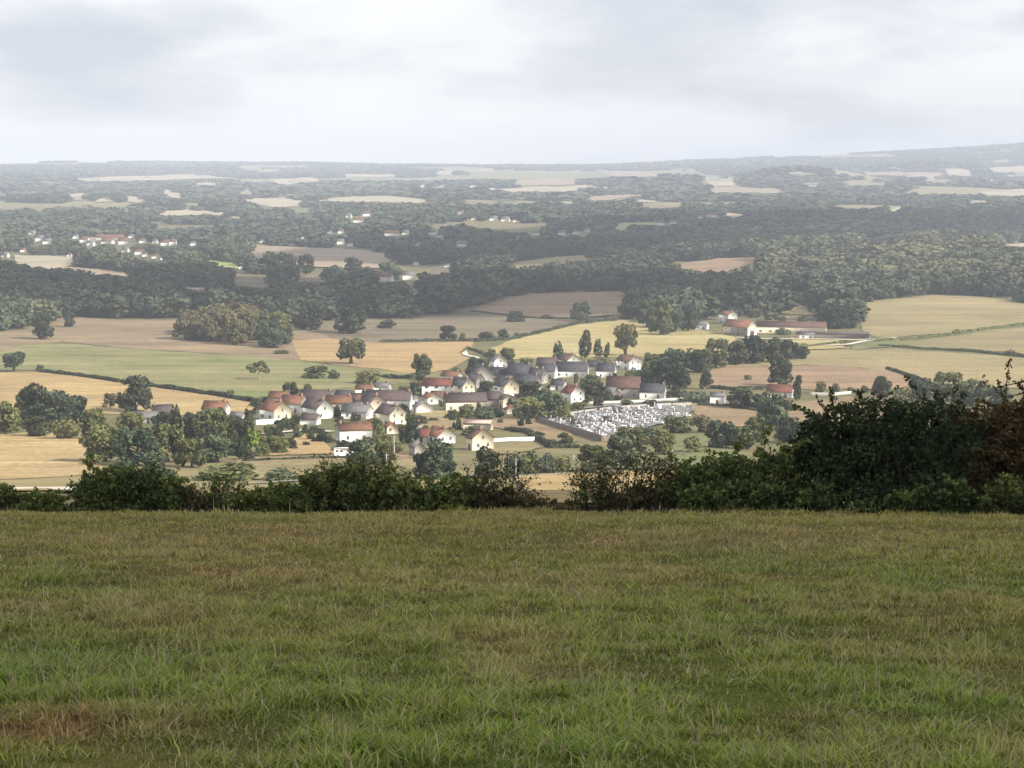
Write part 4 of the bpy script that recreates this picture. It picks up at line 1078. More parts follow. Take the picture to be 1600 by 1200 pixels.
def sow_woods():
    # nearer woods
    X, Y = sow(1380, 2750, 15.5)
    nz = fbm(X / 260, Y / 330, 61); W = RNG.uniform(13, 34, X.size) * (0.75 + 0.5 * nz); Hh = W ** 0.7 * RNG.uniform(1.55, 2.1, X.size)
    ok, px, py, hp = wood_filter(X, Y, Hh, W)
    hillw = (px > 1130) & (py > 368); W = np.where(hillw, W * 1.2, W); Hh = np.where(hillw, Hh * 1.1, Hh)
    # a few glades and hedged paddocks inside the wooded land
    glade = (fbm(X / 170 + 9, Y / 210, 64) > 0.63) & (py < 470)
    ok &= ~glade
    X, Y, W, Hh, px, py, nz = (a[ok] for a in (X, Y, W, Hh, px, py, nz))
    tint = np.clip(0.05 + 0.85 * fbm(X / 150, Y / 200, 66) + RNG.normal(0, 0.10, X.size), 0.0, 1.0)
    tint = tint + 0.42 * ((px > 1130) & (py > 368)) * (fbm(X / 60, Y / 90, 67) + 0.3)  # hill woods tinted lighter: their sunlit look is put into the leaf colour
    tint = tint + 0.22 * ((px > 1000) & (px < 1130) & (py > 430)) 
    # the trees at the near edge of the woods stand as trees of their own
    d_edge = np.interp(px, WB[:, 0], WB[:, 1]) - py
    onscreen = (px > -40) & (px < 1640)
    score = np.where(onscreen & (d_edge < 16), Y, 1e9)
    near = np.argsort(score)[:210]; near = near[score[near] < 1e8]
    single = np.zeros(X.size, bool); single[near] = True
    for i in near:
        if px[i] < 320: lab, g = 'tall dark tree in the front row of the dense wood above the tan hillside', 'front row trees of the dense wood above the tan hillside'
        elif px[i] < 760: lab, g = 'dark rounded tree at the lower edge of the valley wood above the grey pasture', 'front row trees of the valley wood above the grey pasture'
        elif px[i] < 980: lab, g = 'dark tree at the lower edge of the wood above the reddish pasture', 'front row trees of the wood above the reddish pasture'
        elif px[i] < 1345: lab, g = 'olive tree in the grove sheltering the hamlet with the red barn', 'grove trees around the farm hamlet'
        else: lab, g = 'tree at the foot of the wooded hill beside the wide olive field', 'front row trees of the wooded hill above the olive fields'
        o = plant_at((X[i], Y[i], float(H(X[i], Y[i]))), W[i] * 1.15, Hh[i] * 1.12, 'wood_tree', lab, g)
    r = ~single
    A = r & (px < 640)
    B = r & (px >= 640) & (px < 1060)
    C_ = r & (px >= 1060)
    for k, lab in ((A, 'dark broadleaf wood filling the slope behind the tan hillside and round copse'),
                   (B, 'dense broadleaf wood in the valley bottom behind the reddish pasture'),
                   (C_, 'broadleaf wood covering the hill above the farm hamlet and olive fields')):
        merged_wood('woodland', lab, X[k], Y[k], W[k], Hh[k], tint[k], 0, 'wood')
    # middle distance
    X, Y = sow(2750, 5200, 18.0)
    nz = fbm(X / 420, Y / 600, 71); W = RNG.uniform(18, 34, X.size) * (0.8 + 0.45 * nz); Hh = W ** 0.7 * RNG.uniform(1.2, 1.75, X.size)
    ok, px, py, hp = wood_filter(X, Y, Hh, W)
    gl = fbm(X / 230 + 5, Y / 420, 73)
    ok &= ~((gl > 0.64) & (px < 900)) & ~(gl > 0.70) & ~((gl > 0.50) & (Y > 4100))
    X, Y, W, Hh, px, py, nz = (a[ok] for a in (X, Y, W, Hh, px, py, nz))
    tint = np.clip(0.0 + 0.95 * fbm(X / 260, Y / 400, 75) + RNG.normal(0, 0.09, X.size), 0.0, 1.0)
    merged_wood('woodland', 'blue green woods rolling across the middle of the valley', X, Y, W, Hh, tint, 1, 'wood')
    # far country
    X, Y = sow(5200, 13600, 34, 0.32)
    nz = fbm(X / 700, Y / 1400, 81); W = RNG.uniform(30, 58, X.size); Hh = RNG.uniform(9, 17, X.size)
    ok, px, py, hp = wood_filter(X, Y, Hh, W)
    ok &= (nz < 0.60) & (fbm(X / 260, Y / 500, 85) < 0.68)
    X, Y, W, Hh = (a[ok] for a in (X, Y, W, Hh))
    tint = np.clip(0.0 + 0.95 * fbm(X / 500, Y / 900, 83) + RNG.normal(0, 0.1, X.size), 0.0, 1.0)
    merged_wood('woodland', 'hazy blue far woods strewn over the low hills under the horizon', X, Y, W, Hh, tint, 2, 'wood')
sow_woods()
# ------------------------------------------------------------------ trees and bushes one can tell apart
plant(548, 569, 47, 42, 'wide_tree', 'lone spreading oak with a broad dark trunk on the orange stubble')
plant(405, 593, 36, 30, 'open_tree', 'thin leaning tree with a pale trunk alone on the green pasture', name='leaning_tree')
plant(494, 591, 48, 21, 'bush', 'wide low thicket of bushes on the green pasture')
plant(522, 592, 20, 16, 'bush', 'small bush at the end of the wide low thicket')
plant(574, 599, 50, 23, 'bush', 'domed bush between the pasture thicket and the low hedge')
plant(657, 594, 40, 42, 'round_tree', 'big round green tree against the orange stubble')
plant(22, 581, 42, 32, 'wide_tree', 'dark twin crowned tree on the edge of the golden field')
plant(63, 579, 15, 10, 'bush', 'tiny bush beside the twin crowned tree above the golden field')
plant(68, 500 + 30, 40, 44, 'dark_tree', 'dark conical tree stepping out of the wood onto the tan hillside')
plant(108, 511, 22, 26, 'dark_tree', 'smaller dark tree beside the conical one on the tan hillside')
# copse on the tan hillside
for k in range(36):
    t = k / 35.0
    for row in range(1):
        px = 292 + 150 * t + RNG.uniform(-5, 5); py = 528 + 12 * t + RNG.uniform(-8, 5) - 6 * (k % 3)
        rus = t < 0.75
        plant(px, py, RNG.uniform(42, 58), RNG.uniform(36, 46) * (0.9 if abs(t - .5) > .4 else 1.08), 'russet_tree' if rus else 'round_tree',
              'russet tree in the oval copse on the tan hillside' if rus else 'green tree at the greener end of the oval copse', 'russet trees of the oval copse' if rus else 'green trees of the oval copse', name='copse_tree')
plant(440, 553, 30, 8, 'russet_bush', 'low reddish scrub at the foot of the oval copse')
# grey pasture
plant(701, 531, 30, 24, 'dark_tree', 'small dark tree on the grey pasture above the orange stubble')
plant(760, 530, 30, 15, 'dark_bush', 'low dark bush by the field hedge on the grey pasture')
plant(786, 527, 22, 14, 'bush', 'second low bush along the field hedge next to the dark one')
plant(722, 531, 14, 12, 'bush', 'little round bush beside the small dark tree on the grey pasture')
plant(806, 503, 30, 18, 'dark_bush', 'oval dark bush between the grey pasture and the reddish pasture')
plant(908, 503, 30, 34, 'round_tree', 'solitary round tree on the border of the reddish pasture and yellow stubble')
plant(604, 513, 34, 17, 'dark_bush', 'flat dark bush on the upper grey pasture below the wood')
plant(545, 521, 56, 48, 'dark_tree', 'tall dark tree with a forked foot where the wood meets the stubble')
plant(486, 516, 52, 46, 'dark_tree', 'broad dark tree behind the oval copse')
# far fields' trees
plant(424, 428, 34, 36, 'dark_tree', 'dark round clump on the pale pinkish field', 'dark clump trees of the pale pinkish field')
plant(450, 430, 40, 38, 'dark_tree', 'dark round clump on the pale pinkish field', 'dark clump trees of the pale pinkish field')
plant(478, 429, 36, 34, 'dark_tree', 'dark round clump on the pale pinkish field', 'dark clump trees of the pale pinkish field')
plant(552, 424, 32, 24, 'dark_tree', 'small lone tree near the end of the pale pinkish field')
# farm grove
plant(985, 499, 42, 50, 'dark_tree', 'dark leading tree of the grove at the corner of the yellow stubble')
plant(1032, 523, 46, 58, 'round_tree', 'tall leafy tree jutting from the grove onto the yellow stubble')
plant(1074, 517, 34, 44, 'dark_tree', 'very dark tree next to the small white farm outhouse')
plant(1010, 512, 40, 44, 'round_tree', 'green tree between the dark leading tree and the tall leafy one')
plant(1055, 519, 34, 40, 'round_tree', 'rounded tree between the tall leafy one and the very dark one')
for x, y in [(1286, 512), (1306, 514), (1326, 513)]:
    plant(x, y, 34, 38, 'dark_tree', 'blue dark tree in the square clump behind the cattle shed', 'square clump behind the cattle shed')
for x, y, w, h in [(1150, 494, 26, 16), (1180, 496, 30, 16), (1205, 500, 26, 14), (1222, 503, 16, 10), (1255, 503, 18, 12)]:
    plant(x, y, w, h, 'bush', 'garden bush behind the red barn of the farm', 'garden bushes behind the red barn')
plant(1222, 523, 26, 12, 'bush', 'hedge like bush in front of the long cream farm range')
# behind and inside the village
for x, y, h, w, lab in [(873, 562, 30, 13, 'dark spindly cypress above the faded brown hipped roof'), (914, 560, 44, 19, 'tallest cypress towering over the pale gabled house'),
                        (935, 559, 29, 12, 'slender olive cypress beside the tallest one'), (947, 559, 25, 8, 'thinnest cypress at the end of the cypress group')]:
    plant(x, y, w * 1.35, h * 1.05, 'cypress', lab)
plant(977, 556, 44, 52, 'wide_tree', 'large roadside tree with a visible trunk against the yellow stubble')
plant(769, 567, 20, 23, 'round_tree', 'smaller of the pair of round trees behind the bright white gable')
plant(793, 568, 26, 27, 'round_tree', 'larger of the pair of round trees behind the bright white gable')
plant(738, 590, 24, 34, 'dark_tree', 'very dark plum coloured tree beside the rubble stone gable')
plant(755, 580, 22, 22, 'dark_tree', 'dark tree behind the very dark plum coloured one')
plant(757, 615, 26, 22, 'round_tree', 'brownish tree in front of the rubble stone gable')
plant(806, 612, 30, 22, 'dark_tree', 'shadowy tree among the dark slate roofs')
plant(830, 620, 34, 26, 'dark_tree', 'dark tree below the second large slate roof')
plant(822, 571, 32, 14, 'bush', 'long bush behind the large dark slate roof')
plant(848, 572, 16, 12, 'dark_bush', 'dark bush beside the faded brown hipped roof')
for x, y, w, h in [(830, 655, 52, 36), (862, 652, 54, 40), (884, 658, 34, 26), (845, 646, 50, 32)]:
    plant(x, y, w, h, 'bush', 'broad green bush in the thicket between the peach gable and graveyard', 'thicket between the peach gable and the graveyard')
plant(905, 640, 34, 14, 'bush', 'pale green bush under the crisp white gable')
plant(922, 622, 46, 30, 'dark_tree', 'dark tree between the crisp white gable and the stone barn')
plant(945, 628, 30, 20, 'dark_bush', 'dark hedge bush at the foot of the stone barn')
plant(964, 627, 14, 14, 'dark_bush', 'ball shaped dark bush in front of the stone barn')
plant(925, 607, 40, 22, 'round_tree', 'green tree below the long slate roofed barn')
plant(940, 573, 34, 14, 'bush', 'bush at the foot of the slender cypresses')
plant(1012, 566, 16, 16, 'round_tree', 'small tree next to the white cross gabled house')
plant(1002, 592, 30, 16, 'bush', 'garden bush in front of the white cross gabled house')
plant(730, 653, 34, 22, 'bush', 'rounded bush in front of the long cream farmhouse')
plant(757, 656, 36, 24, 'bush', 'bigger bush at the corner of the long cream farmhouse')
plant(776, 652, 28, 20, 'dark_bush', 'dark bush beside the low red roofed garage')
plant(704, 648, 14, 9, 'bush', 'small bush at the shaded end of the long cream farmhouse')
plant(630, 656, 26, 26, 'dark_tree', 'dark tree between the white terrace and the pale yellow gable')
plant(644, 694, 26, 52, 'round_tree', 'tall narrow green tree beside the pale yellow gable')
plant(630, 692, 18, 30, 'round_tree', 'slimmer tree leaning on the tall narrow green one')
plant(585, 682, 28, 32, 'round_tree', 'grey green tree hiding the end of the orange brown roof')
plant(554, 658, 20, 14, 'dark_bush', 'dark garden bush beside the grey roofed cottage')
plant(527, 652, 18, 20, 'round_tree', 'small garden tree next to the pure white gable')
plant(462, 661, 16, 14, 'dark_tree', 'dark tree between the cream gabled end house and the white gable')
plant(476, 679, 14, 18, 'conifer', 'small dark garden conifer on the golden slope')
plant(455, 626, 30, 30, 'round_tree', 'larger of two round trees on the pasture edge behind the village')
plant(481, 617, 18, 18, 'round_tree', 'smaller of two round trees on the pasture edge behind the village')
plant(360, 616, 14, 8, 'bush', 'small bush in the hedge below the green pasture')
plant(650, 612, 30, 18, 'bush', 'bush beside the wide red roofed white house')
plant(632, 612, 26, 10, 'bush', 'low bush on the green behind the long white terrace')
plant(712, 585, 20, 12, 'bush', 'bush behind the small pale red roofed house')
# gardens below the village
for x, y, w, h, kd, lab in [
  (508, 691, 30, 22, 'dark_bush', 'dark bush at the corner of the big orange brown farmhouse'), (537, 703, 34, 18, 'dark_bush', 'dark clipped bushes in front of the blank white farmhouse wall'),
  (563, 728, 46, 46, 'round_tree', 'pale green tree between the camper van and the road'), (600, 732, 46, 44, 'round_tree', 'yellow green tree below the orange brown farmhouse'),
  (598, 700, 30, 24, 'round_tree', 'small tree in front of the tiny cream annex'), (622, 708, 26, 20, 'bush', 'bush at the foot of the tall narrow green tree'),
  (684, 748, 66, 66, 'round_tree', 'broad dark green tree before the white gabled bungalow'), (762, 748, 48, 54, 'dark_tree', 'dark shaggy tree before the cream gabled house'),
  (664, 748, 40, 44, 'dark_tree', 'dark tree pressed against the broad green one by the road'), (740, 680, 40, 16, 'dark_bush', 'hedge bush beside the pink carport'), (704, 684, 20, 18, 'bush', 'bush behind the white gabled bungalow'),
  (802, 741, 34, 34, 'bush', 'first rounded shrub of the roadside row by the pole'), (827, 741, 36, 38, 'bush', 'second rounded shrub of the roadside row'), (853, 741, 36, 36, 'bush', 'third rounded shrub of the roadside row'),
  (877, 739, 32, 30, 'bush', 'fourth and smaller rounded shrub of the roadside row'), (882, 697, 26, 22, 'round_tree', 'round brownish tree on the orange meadow below the graveyard'),
  (838, 682, 30, 10, 'dark_bush', 'dark hedge bush curving round the orange meadow'), (815, 675, 34, 9, 'dark_bush', 'dark hedge bush above the low white terrace wall'), (862, 698, 30, 12, 'dark_bush', 'dark hedge bush where the orange meadow ends'),
  (925, 740, 62, 46, 'round_tree', 'wide green tree behind the reddish twiggy hedge'), (970, 734, 60, 62, 'round_tree', 'light green tree with a tall crown below the graveyard'), (985, 706, 60, 40, 'round_tree', 'green tree touching the near graveyard wall'),
  (1038, 711, 46, 46, 'round_tree', 'rounded tree with a pale rim on the green meadow'), (1080, 707, 36, 26, 'bush', 'domed bush on the green meadow beside the rounded tree'), (1010, 690, 50, 26, 'bush', 'green hedge bush along the end of the graveyard'),
  (1055, 677, 50, 30, 'bush', 'green bush below the grey end of the graveyard'), (1095, 676, 44, 34, 'russet_bush', 'brown bush between the graveyard and the brown meadow'),
  (1128, 700, 50, 46, 'round_tree', 'olive tree at the edge of the green meadow'), (1160, 702, 40, 36, 'round_tree', 'low olive tree next to the edge of the green meadow'), (1183, 690, 46, 40, 'round_tree', 'grey green tree below the brown meadow'),
  (1205, 672, 56, 62, 'round_tree', 'tall grey green tree standing in the brown meadow'), (1232, 692, 44, 44, 'dark_tree', 'dark blue green tree below the brown meadow'), (1270, 690, 50, 40, 'dark_tree', 'dark tree behind the big dark hawthorn'),
  (1157, 638, 46, 32, 'dark_tree', 'dark hedge tree next to the small square white house'), (1188, 640, 40, 26, 'dark_tree', 'dark hedge tree between the square white house and the brown meadow'), (1232, 642, 28, 22, 'dark_bush', 'dark bush in front of the red roofed house'),
  (1085, 628, 60, 18, 'bush', 'long bush beside the lane of the small square white house'), (1060, 622, 40, 16, 'dark_bush', 'dark bush along the lane past the slate roofed house'),
  (1217, 603, 44, 46, 'dark_tree', 'tall dark tree rising behind the red roofed house'), (1245, 626, 17, 44, 'dark_tree', 'dark columnar tree at the gable of the red roofed house'),
  (1168, 594, 14, 10, 'russet_bush', 'small reddish bush on the brown stubble'), (1282, 615, 22, 22, 'bush', 'roundish shrub along the wall past the red roofed house'), (1305, 616, 16, 18, 'dark_bush', 'small ball shrub in the field hedge'),
  (1328, 614, 12, 12, 'russet_bush', 'little brown shrub in the field hedge'), (1350, 614, 12, 14, 'russet_bush', 'last little brown shrub in the field hedge'), (1378, 622, 38, 36, 'dark_tree', 'dark pointed tree rising over the hawthorn hedge'),
  (1440, 628, 50, 40, 'dark_tree', 'blue dark tree in the clump above the hawthorn'), (1480, 626, 60, 46, 'round_tree', 'largest tree in the clump above the hawthorn'), (1520, 634, 56, 44, 'round_tree', 'pale green tree in the clump above the hawthorn'), (1562, 640, 50, 40, 'dark_tree', 'dark tree beside the rust coloured tree'), (1415, 634, 46, 34, 'russet_bush', 'reddish bush next to the dark pointed tree')]:
    plant(x, y, w, h, kd, lab)
# garden shrubs between the houses
_h = [project(*o.location) for o in COL.objects if o.get('category') in ('house', 'wall') and o.location.y > 400 and o.location.y < 1300]
_n = 0
for _ in range(2600):
    px = RNG.uniform(390, 1060); t = (px - 390) / 670
    py = RNG.uniform(634 - 60 * t, 712 - 70 * t)
    if in_poly([px], [py], CEM)[0] or any(-34 < px - a < 12 and -4 < py - b_ < 7 for a, b_ in _h): continue
    plant(px, py, RNG.uniform(9, 22) * (1 if _n % 5 < 3 else 0.9), RNG.uniform(6, 13) * (1 if _n % 5 < 3 else 1.9), ['bush', 'dark_bush', 'dark_bush', 'conifer' if _n % 2 else 'dark_tree', 'round_tree'][_n % 5], 'small garden shrub tucked between the houses of the village' if _n % 5 < 3 else 'small garden tree tucked between the houses of the village', 'garden shrubs between the village houses' if _n % 5 < 3 else 'garden trees between the village houses', name='garden_shrub' if _n % 5 < 3 else 'garden_tree')
    _n += 1
    if _n > 190: break
# hedgerow trees between village and farm
for x, y, w, h, kd, lab in [(1022, 604, 40, 36, 'dark_tree', 'shaded tree behind the slate roofed house'), (1046, 606, 46, 42, 'dark_tree', 'shaded broad tree in the clump beyond the stone barn'), (1070, 608, 30, 38, 'conifer', 'dark pointed conifer beyond the slate roofed house'),
  (1105, 608, 30, 38, 'conifer', 'broad dark conifer at the corner of the brown stubble'), (1030, 580, 50, 28, 'round_tree', 'low green tree at the start of the hedgerow'), (1058, 583, 46, 40, 'round_tree', 'green hedgerow tree above the dark conifers'),
  (1088, 581, 46, 40, 'dark_tree', 'dark hedgerow tree beside the slim pale pole'), (1118, 574, 46, 46, 'round_tree', 'lighter hedgerow tree with a thin crown'), (1148, 570, 46, 40, 'dark_tree', 'dark hedgerow tree below the farm track'),
  (1176, 568, 48, 46, 'dark_tree', 'biggest dark hedgerow tree below the red barn'), (1206, 566, 46, 40, 'dark_tree', 'dark hedgerow tree below the long farm range'), (1232, 562, 36, 32, 'dark_tree', 'smaller hedgerow tree near the end of the row'), (1255, 561, 24, 22, 'dark_tree', 'last and smallest hedgerow tree by the olive field')]:
    plant(x, y, w, h, kd, lab)
for x, y, w, h, kd, lab in [(205, 674, 54, 34, 'round_tree', 'round tree screening the low grey roofed shed'), (256, 676, 44, 34, 'dark_tree', 'dark tree screening the faded purple cottage'), (332, 672, 56, 36, 'round_tree', 'round tree screening the dull orange roof'),
  (366, 676, 34, 28, 'dark_tree', 'small dark tree screening the white outbuilding')]:
    plant(x, y, w, h, kd, lab)
# left gardens and copses
for x, y, w, h, kd, lab in [(10, 678, 50, 52, 'round_tree', 'green tree at the corner between both golden fields'), (35, 660, 44, 46, 'round_tree', 'grey green tree beside the great dark clump'), (62, 664, 66, 70, 'dark_tree', 'tallest tree of the great clump between the golden fields'),
  (95, 668, 62, 60, 'round_tree', 'broad tree of the great clump between the golden fields'), (120, 664, 48, 48, 'dark_tree', 'brownish dark tree at the end of the great clump'), (55, 682, 50, 36, 'dark_tree', 'low dark tree in front of the great clump'), (105, 686, 56, 34, 'bush', 'pale green bush in front of the great clump'),
  (150, 684, 56, 46, 'round_tree', 'green garden tree next to the grey roofed shed'), (212, 643, 62, 58, 'dark_tree', 'big dark double crowned tree before the golden field'), (172, 637, 26, 24, 'russet_tree', 'small reddish tree beside the big double crowned tree'),
  (165, 722, 76, 62, 'round_tree', 'wide low tree at the end of the lower golden field'), (215, 728, 80, 64, 'round_tree', 'big bushy tree below the grey roofed shed'), (262, 722, 60, 62, 'round_tree', 'bushy tree below the faded purple cottage'),
  (276, 690, 36, 62, 'conifer', 'tall olive conifer beside the faded purple cottage'), (305, 690, 50, 48, 'dark_tree', 'dark tree in front of the dull orange roof'), (335, 694, 60, 56, 'round_tree', 'broad garden tree below the dull orange roof'),
  (340, 722, 56, 46, 'round_tree', 'yellowish green tree with a shaded foot in the lower gardens'), (300, 730, 60, 48, 'round_tree', 'low tree in the middle of the lower gardens'), (370, 712, 40, 62, 'dark_tree', 'dark tall tree behind the lime green one'),
  (388, 692, 30, 60, 'conifer', 'tall green conifer in front of the white garden wall'), (392, 708, 38, 44, 'bright_tree', 'bright lime green tree, the freshest colour of the gardens'), (384, 718, 34, 22, 'dark_bush', 'dark bush at the foot of the lime green tree'),
  (432, 708, 44, 30, 'round_tree', 'brownish shrub tree on the golden slope'), (410, 712, 30, 22, 'bush', 'low bush between the lime green tree and the golden slope'), (245, 746, 70, 40, 'round_tree', 'low bushy tree just above the dark hedge'), (190, 748, 50, 30, 'bush', 'bush above the dark hedge beside the pale lane'),
  (360, 750, 110, 26, 'bush', 'long low bush by the road above the twiggy hedge'), (440, 752, 60, 22, 'bush', 'low roadside bush below the golden slope'), (620, 752, 70, 26, 'bush', 'roadside bush in front of the pale green trees'), (330, 700, 40, 36, 'dark_bush', 'dark shrub among the lower garden trees')]:
    plant(x, y, w, h, kd, lab)

# field hedges: long low runs of leaf clumps
def hedge(label, pts, w, h, mat='dark', dens=16, group='field hedges'):
    B = []
    for a, b in zip(pts[:-1], pts[1:]):
        n = max(1, int(math.hypot(b[0] - a[0], b[1] - a[1]) / 5))
        B += [(a[0] + (b[0] - a[0]) * q / n, a[1] + (b[1] - a[1]) * q / n) for q in range(n)]
    B.append(pts[-1]); P = at([q[0] for q in B], [q[1] for q in B])
    seg = np.linalg.norm(np.diff(P, axis=0), axis=1); s = np.concatenate([[0], np.cumsum(seg)])
    n = int(min(9000, s[-1] * dens)); t = RNG.uniform(0, s[-1], n)
    c = np.stack([np.interp(t, s, P[:, k]) for k in range(3)], 1)
    hv = h * (0.6 + 0.7 * vnoise(t / 7.0, t * 0 + 3.3, 5)) * np.where(vnoise(t / 16.0, t * 0 + 8.1, 6) > 0.86, 1.7, 1.0)
    D = _unit(n, RNG); D[:, 2] = np.abs(D[:, 2])
    Q = c + D * np.column_stack([np.full(n, w / 2), np.full(n, w / 2), hv])
    V, F = cards(Q, D, min(1.1, 0.55 * h + 0.25), RNG)
    tint = np.clip(0.5 + 0.5 * (vnoise(t / 5.0, t * 0 + 1.7, 9) - 0.5) + RNG.normal(0, 0.1, n), 0, 1)
    return tag(mobj('hedge', np_mesh('hedge', V, [F], tint=tint, mats=[G[mat]])), label, 'hedge', group)
hedge('dark clipped hedge between the golden field and green pasture', [(64, 581), (120, 587), (190, 598), (250, 606), (330, 617), (400, 629), (450, 626)], 2.6, 2.1)
hedge('thin hedge across the reddish pasture', [(735, 487), (770, 491), (820, 497), (860, 499), (905, 500), (970, 494)], 2.0, 1.8)
hedge('hedge curving along the edge of the yellow stubble', [(595, 535), (680, 534), (745, 534), (800, 531), (860, 517), (905, 506), (990, 498)], 2.6, 2.4)
hedge('short hedge rimming the bend of the pale lane', [(722, 552), (730, 545), (745, 549), (770, 560), (790, 566)], 2.2, 1.8, 'village')
hedge('green verge hedge rising across the olive fields', [(1368, 535), (1430, 530), (1480, 524), (1540, 515), (1640, 503)], 4.0, 1.8, 'village')
hedge('green verge hedge below the wide olive field', [(1375, 541), (1450, 546), (1520, 550), (1640, 562)], 4.0, 1.9, 'village')
hedge('dark hedge at the corner of the brown stubble', [(1386, 577), (1420, 588), (1442, 597)], 2.6, 2.0)
hedge('hedge between the brown stubble and the square white house lane', [(1110, 607), (1150, 610), (1200, 608)], 2.6, 2.2)
hedge('low hedge behind the round green tree on the stubble edge', [(598, 590), (625, 592), (650, 591)], 3.0, 2.6)
hedge('dark hedge around the lower side of the orange meadow', [(790, 672), (825, 676), (845, 690), (862, 700), (905, 700)], 2.2, 1.8)
hedge('dark hedge below the cream gabled end house garden', [(432, 662), (450, 666), (462, 670)], 2.0, 2.0)
hedge('long dark bank hedge under the golden slope', [(380, 722), (450, 719), (520, 717), (620, 716)], 1.8, 1.0)
hedge('verge hedge along the road below the roadside shrubs', [(780, 746), (840, 742), (905, 738)], 2.0, 1.0)
hedge('green hedge along the lane towards the farm', [(1395, 530), (1350, 534), (1300, 538), (1240, 545)], 3.0, 1.6, 'village')
hedge('hedge beside the brown meadow beyond the graveyard', [(1090, 634), (1140, 636), (1200, 645)], 2.2, 1.6)
# ------------------------------------------------------------------ the meadow underfoot
EDGE = lambda x: 45.6 - 0.10 * x + 0.5 * (fbm(x / 2.5, x * 0 + 2.2, 51) - 0.5)
def blob(x, y, px, py, rx, ry):
    c = at1(px, py); return np.exp(-((x - c[0]) / rx) ** 2 - ((y - c[1]) / ry) ** 2)
_BL = {}
def grass_colour(x, y):
    """real colour of the sward: greener tufts, bleached and reddish patches"""
    t = np.clip((y - 11) / 26, 0, 1)[:, None]
    near = np.array([0.178, 0.240, 0.036]); far = np.array([0.240, 0.232, 0.055])
    c = near * (1 - t) + far * t
    a = fbm(x / 1.9, y / 2.6, 101)[:, None]; b = fbm(x / 0.8 + 5, y / 1.1, 105)[:, None]; d = fbm(x / 3.2 + 9, y / 4.4, 109)[:, None]
    straw = np.array([0.36, 0.285, 0.115]); grn = np.array([0.100, 0.185, 0.026]); brn = np.array([0.22, 0.14, 0.06])
    c = c + (straw - c) * sstep(0.55, 0.78, a) * 0.5
    c = c + (grn - c) * sstep(0.55, 0.75, d) * (0.65 - 0.4 * t)
    c = c + (brn - c) * sstep(0.58, 0.78, b) * 0.35
    for (px, py, rx, ry, col, k) in ((80, 1050, 0.55, 0.9, (0.09, 0.15, 0.03), 0.8), (930, 1078, 0.35, 0.5, (0.09, 0.16, 0.025), 0.9), (820, 1090, 0.5, 0.5, (0.09, 0.15, 0.03), 0.6), (1440, 1120, 0.5, 0.45, (0.09, 0.165, 0.025), 0.9),
        (1560, 1080, 0.5, 0.8, (0.08, 0.15, 0.03), 0.6), (570, 1095, 0.4, 0.5, (0.095, 0.16, 0.03), 0.7), (1340, 950, 1.0, 1.3, (0.13, 0.16, 0.04), 0.6), (700, 935, 1.6, 2.0, (0.14, 0.17, 0.045), 0.5), (1480, 975, 1.2, 0.8, (0.19, 0.15, 0.05), 0.7),
        (90, 1150, 0.9, 0.5, (0.13, 0.085, 0.045), 0.9), (20, 1170, 0.35, 0.4, (0.20, 0.10, 0.035), 0.8), (150, 960, 1.4, 0.9, (0.20, 0.145, 0.10), 0.7), (350, 905, 2.0, 1.2, (0.18, 0.125, 0.08), 0.5), (1200, 855, 2.5, 1.6, (0.20, 0.165, 0.10), 0.6), (1000, 850, 2.0, 1.4, (0.19, 0.155, 0.09), 0.5),
        (130, 850, 2.5, 1.6, (0.19, 0.14, 0.08), 0.6), (430, 835, 3, 1.6, (0.19, 0.15, 0.085), 0.55), (1450, 1010, 1.3, 0.6, (0.16, 0.11, 0.05), 0.5), (420, 1000, 1.6, 0.8, (0.15, 0.12, 0.05), 0.5)):
        k_ = (0.62 * k * blob(x, y, px, py, rx, ry * 1.6) * (0.35 + 1.1 * fbm(x / 0.35 + px, y / 0.45, 117)))[:, None]
        c = c + (np.array(col) * np.array([1.75, 1.5, 1.4]) - c) * np.clip(k_, 0, 1)
    return c * (0.78 + 0.26 * b) * np.array([1.03, 0.97, 1.0])
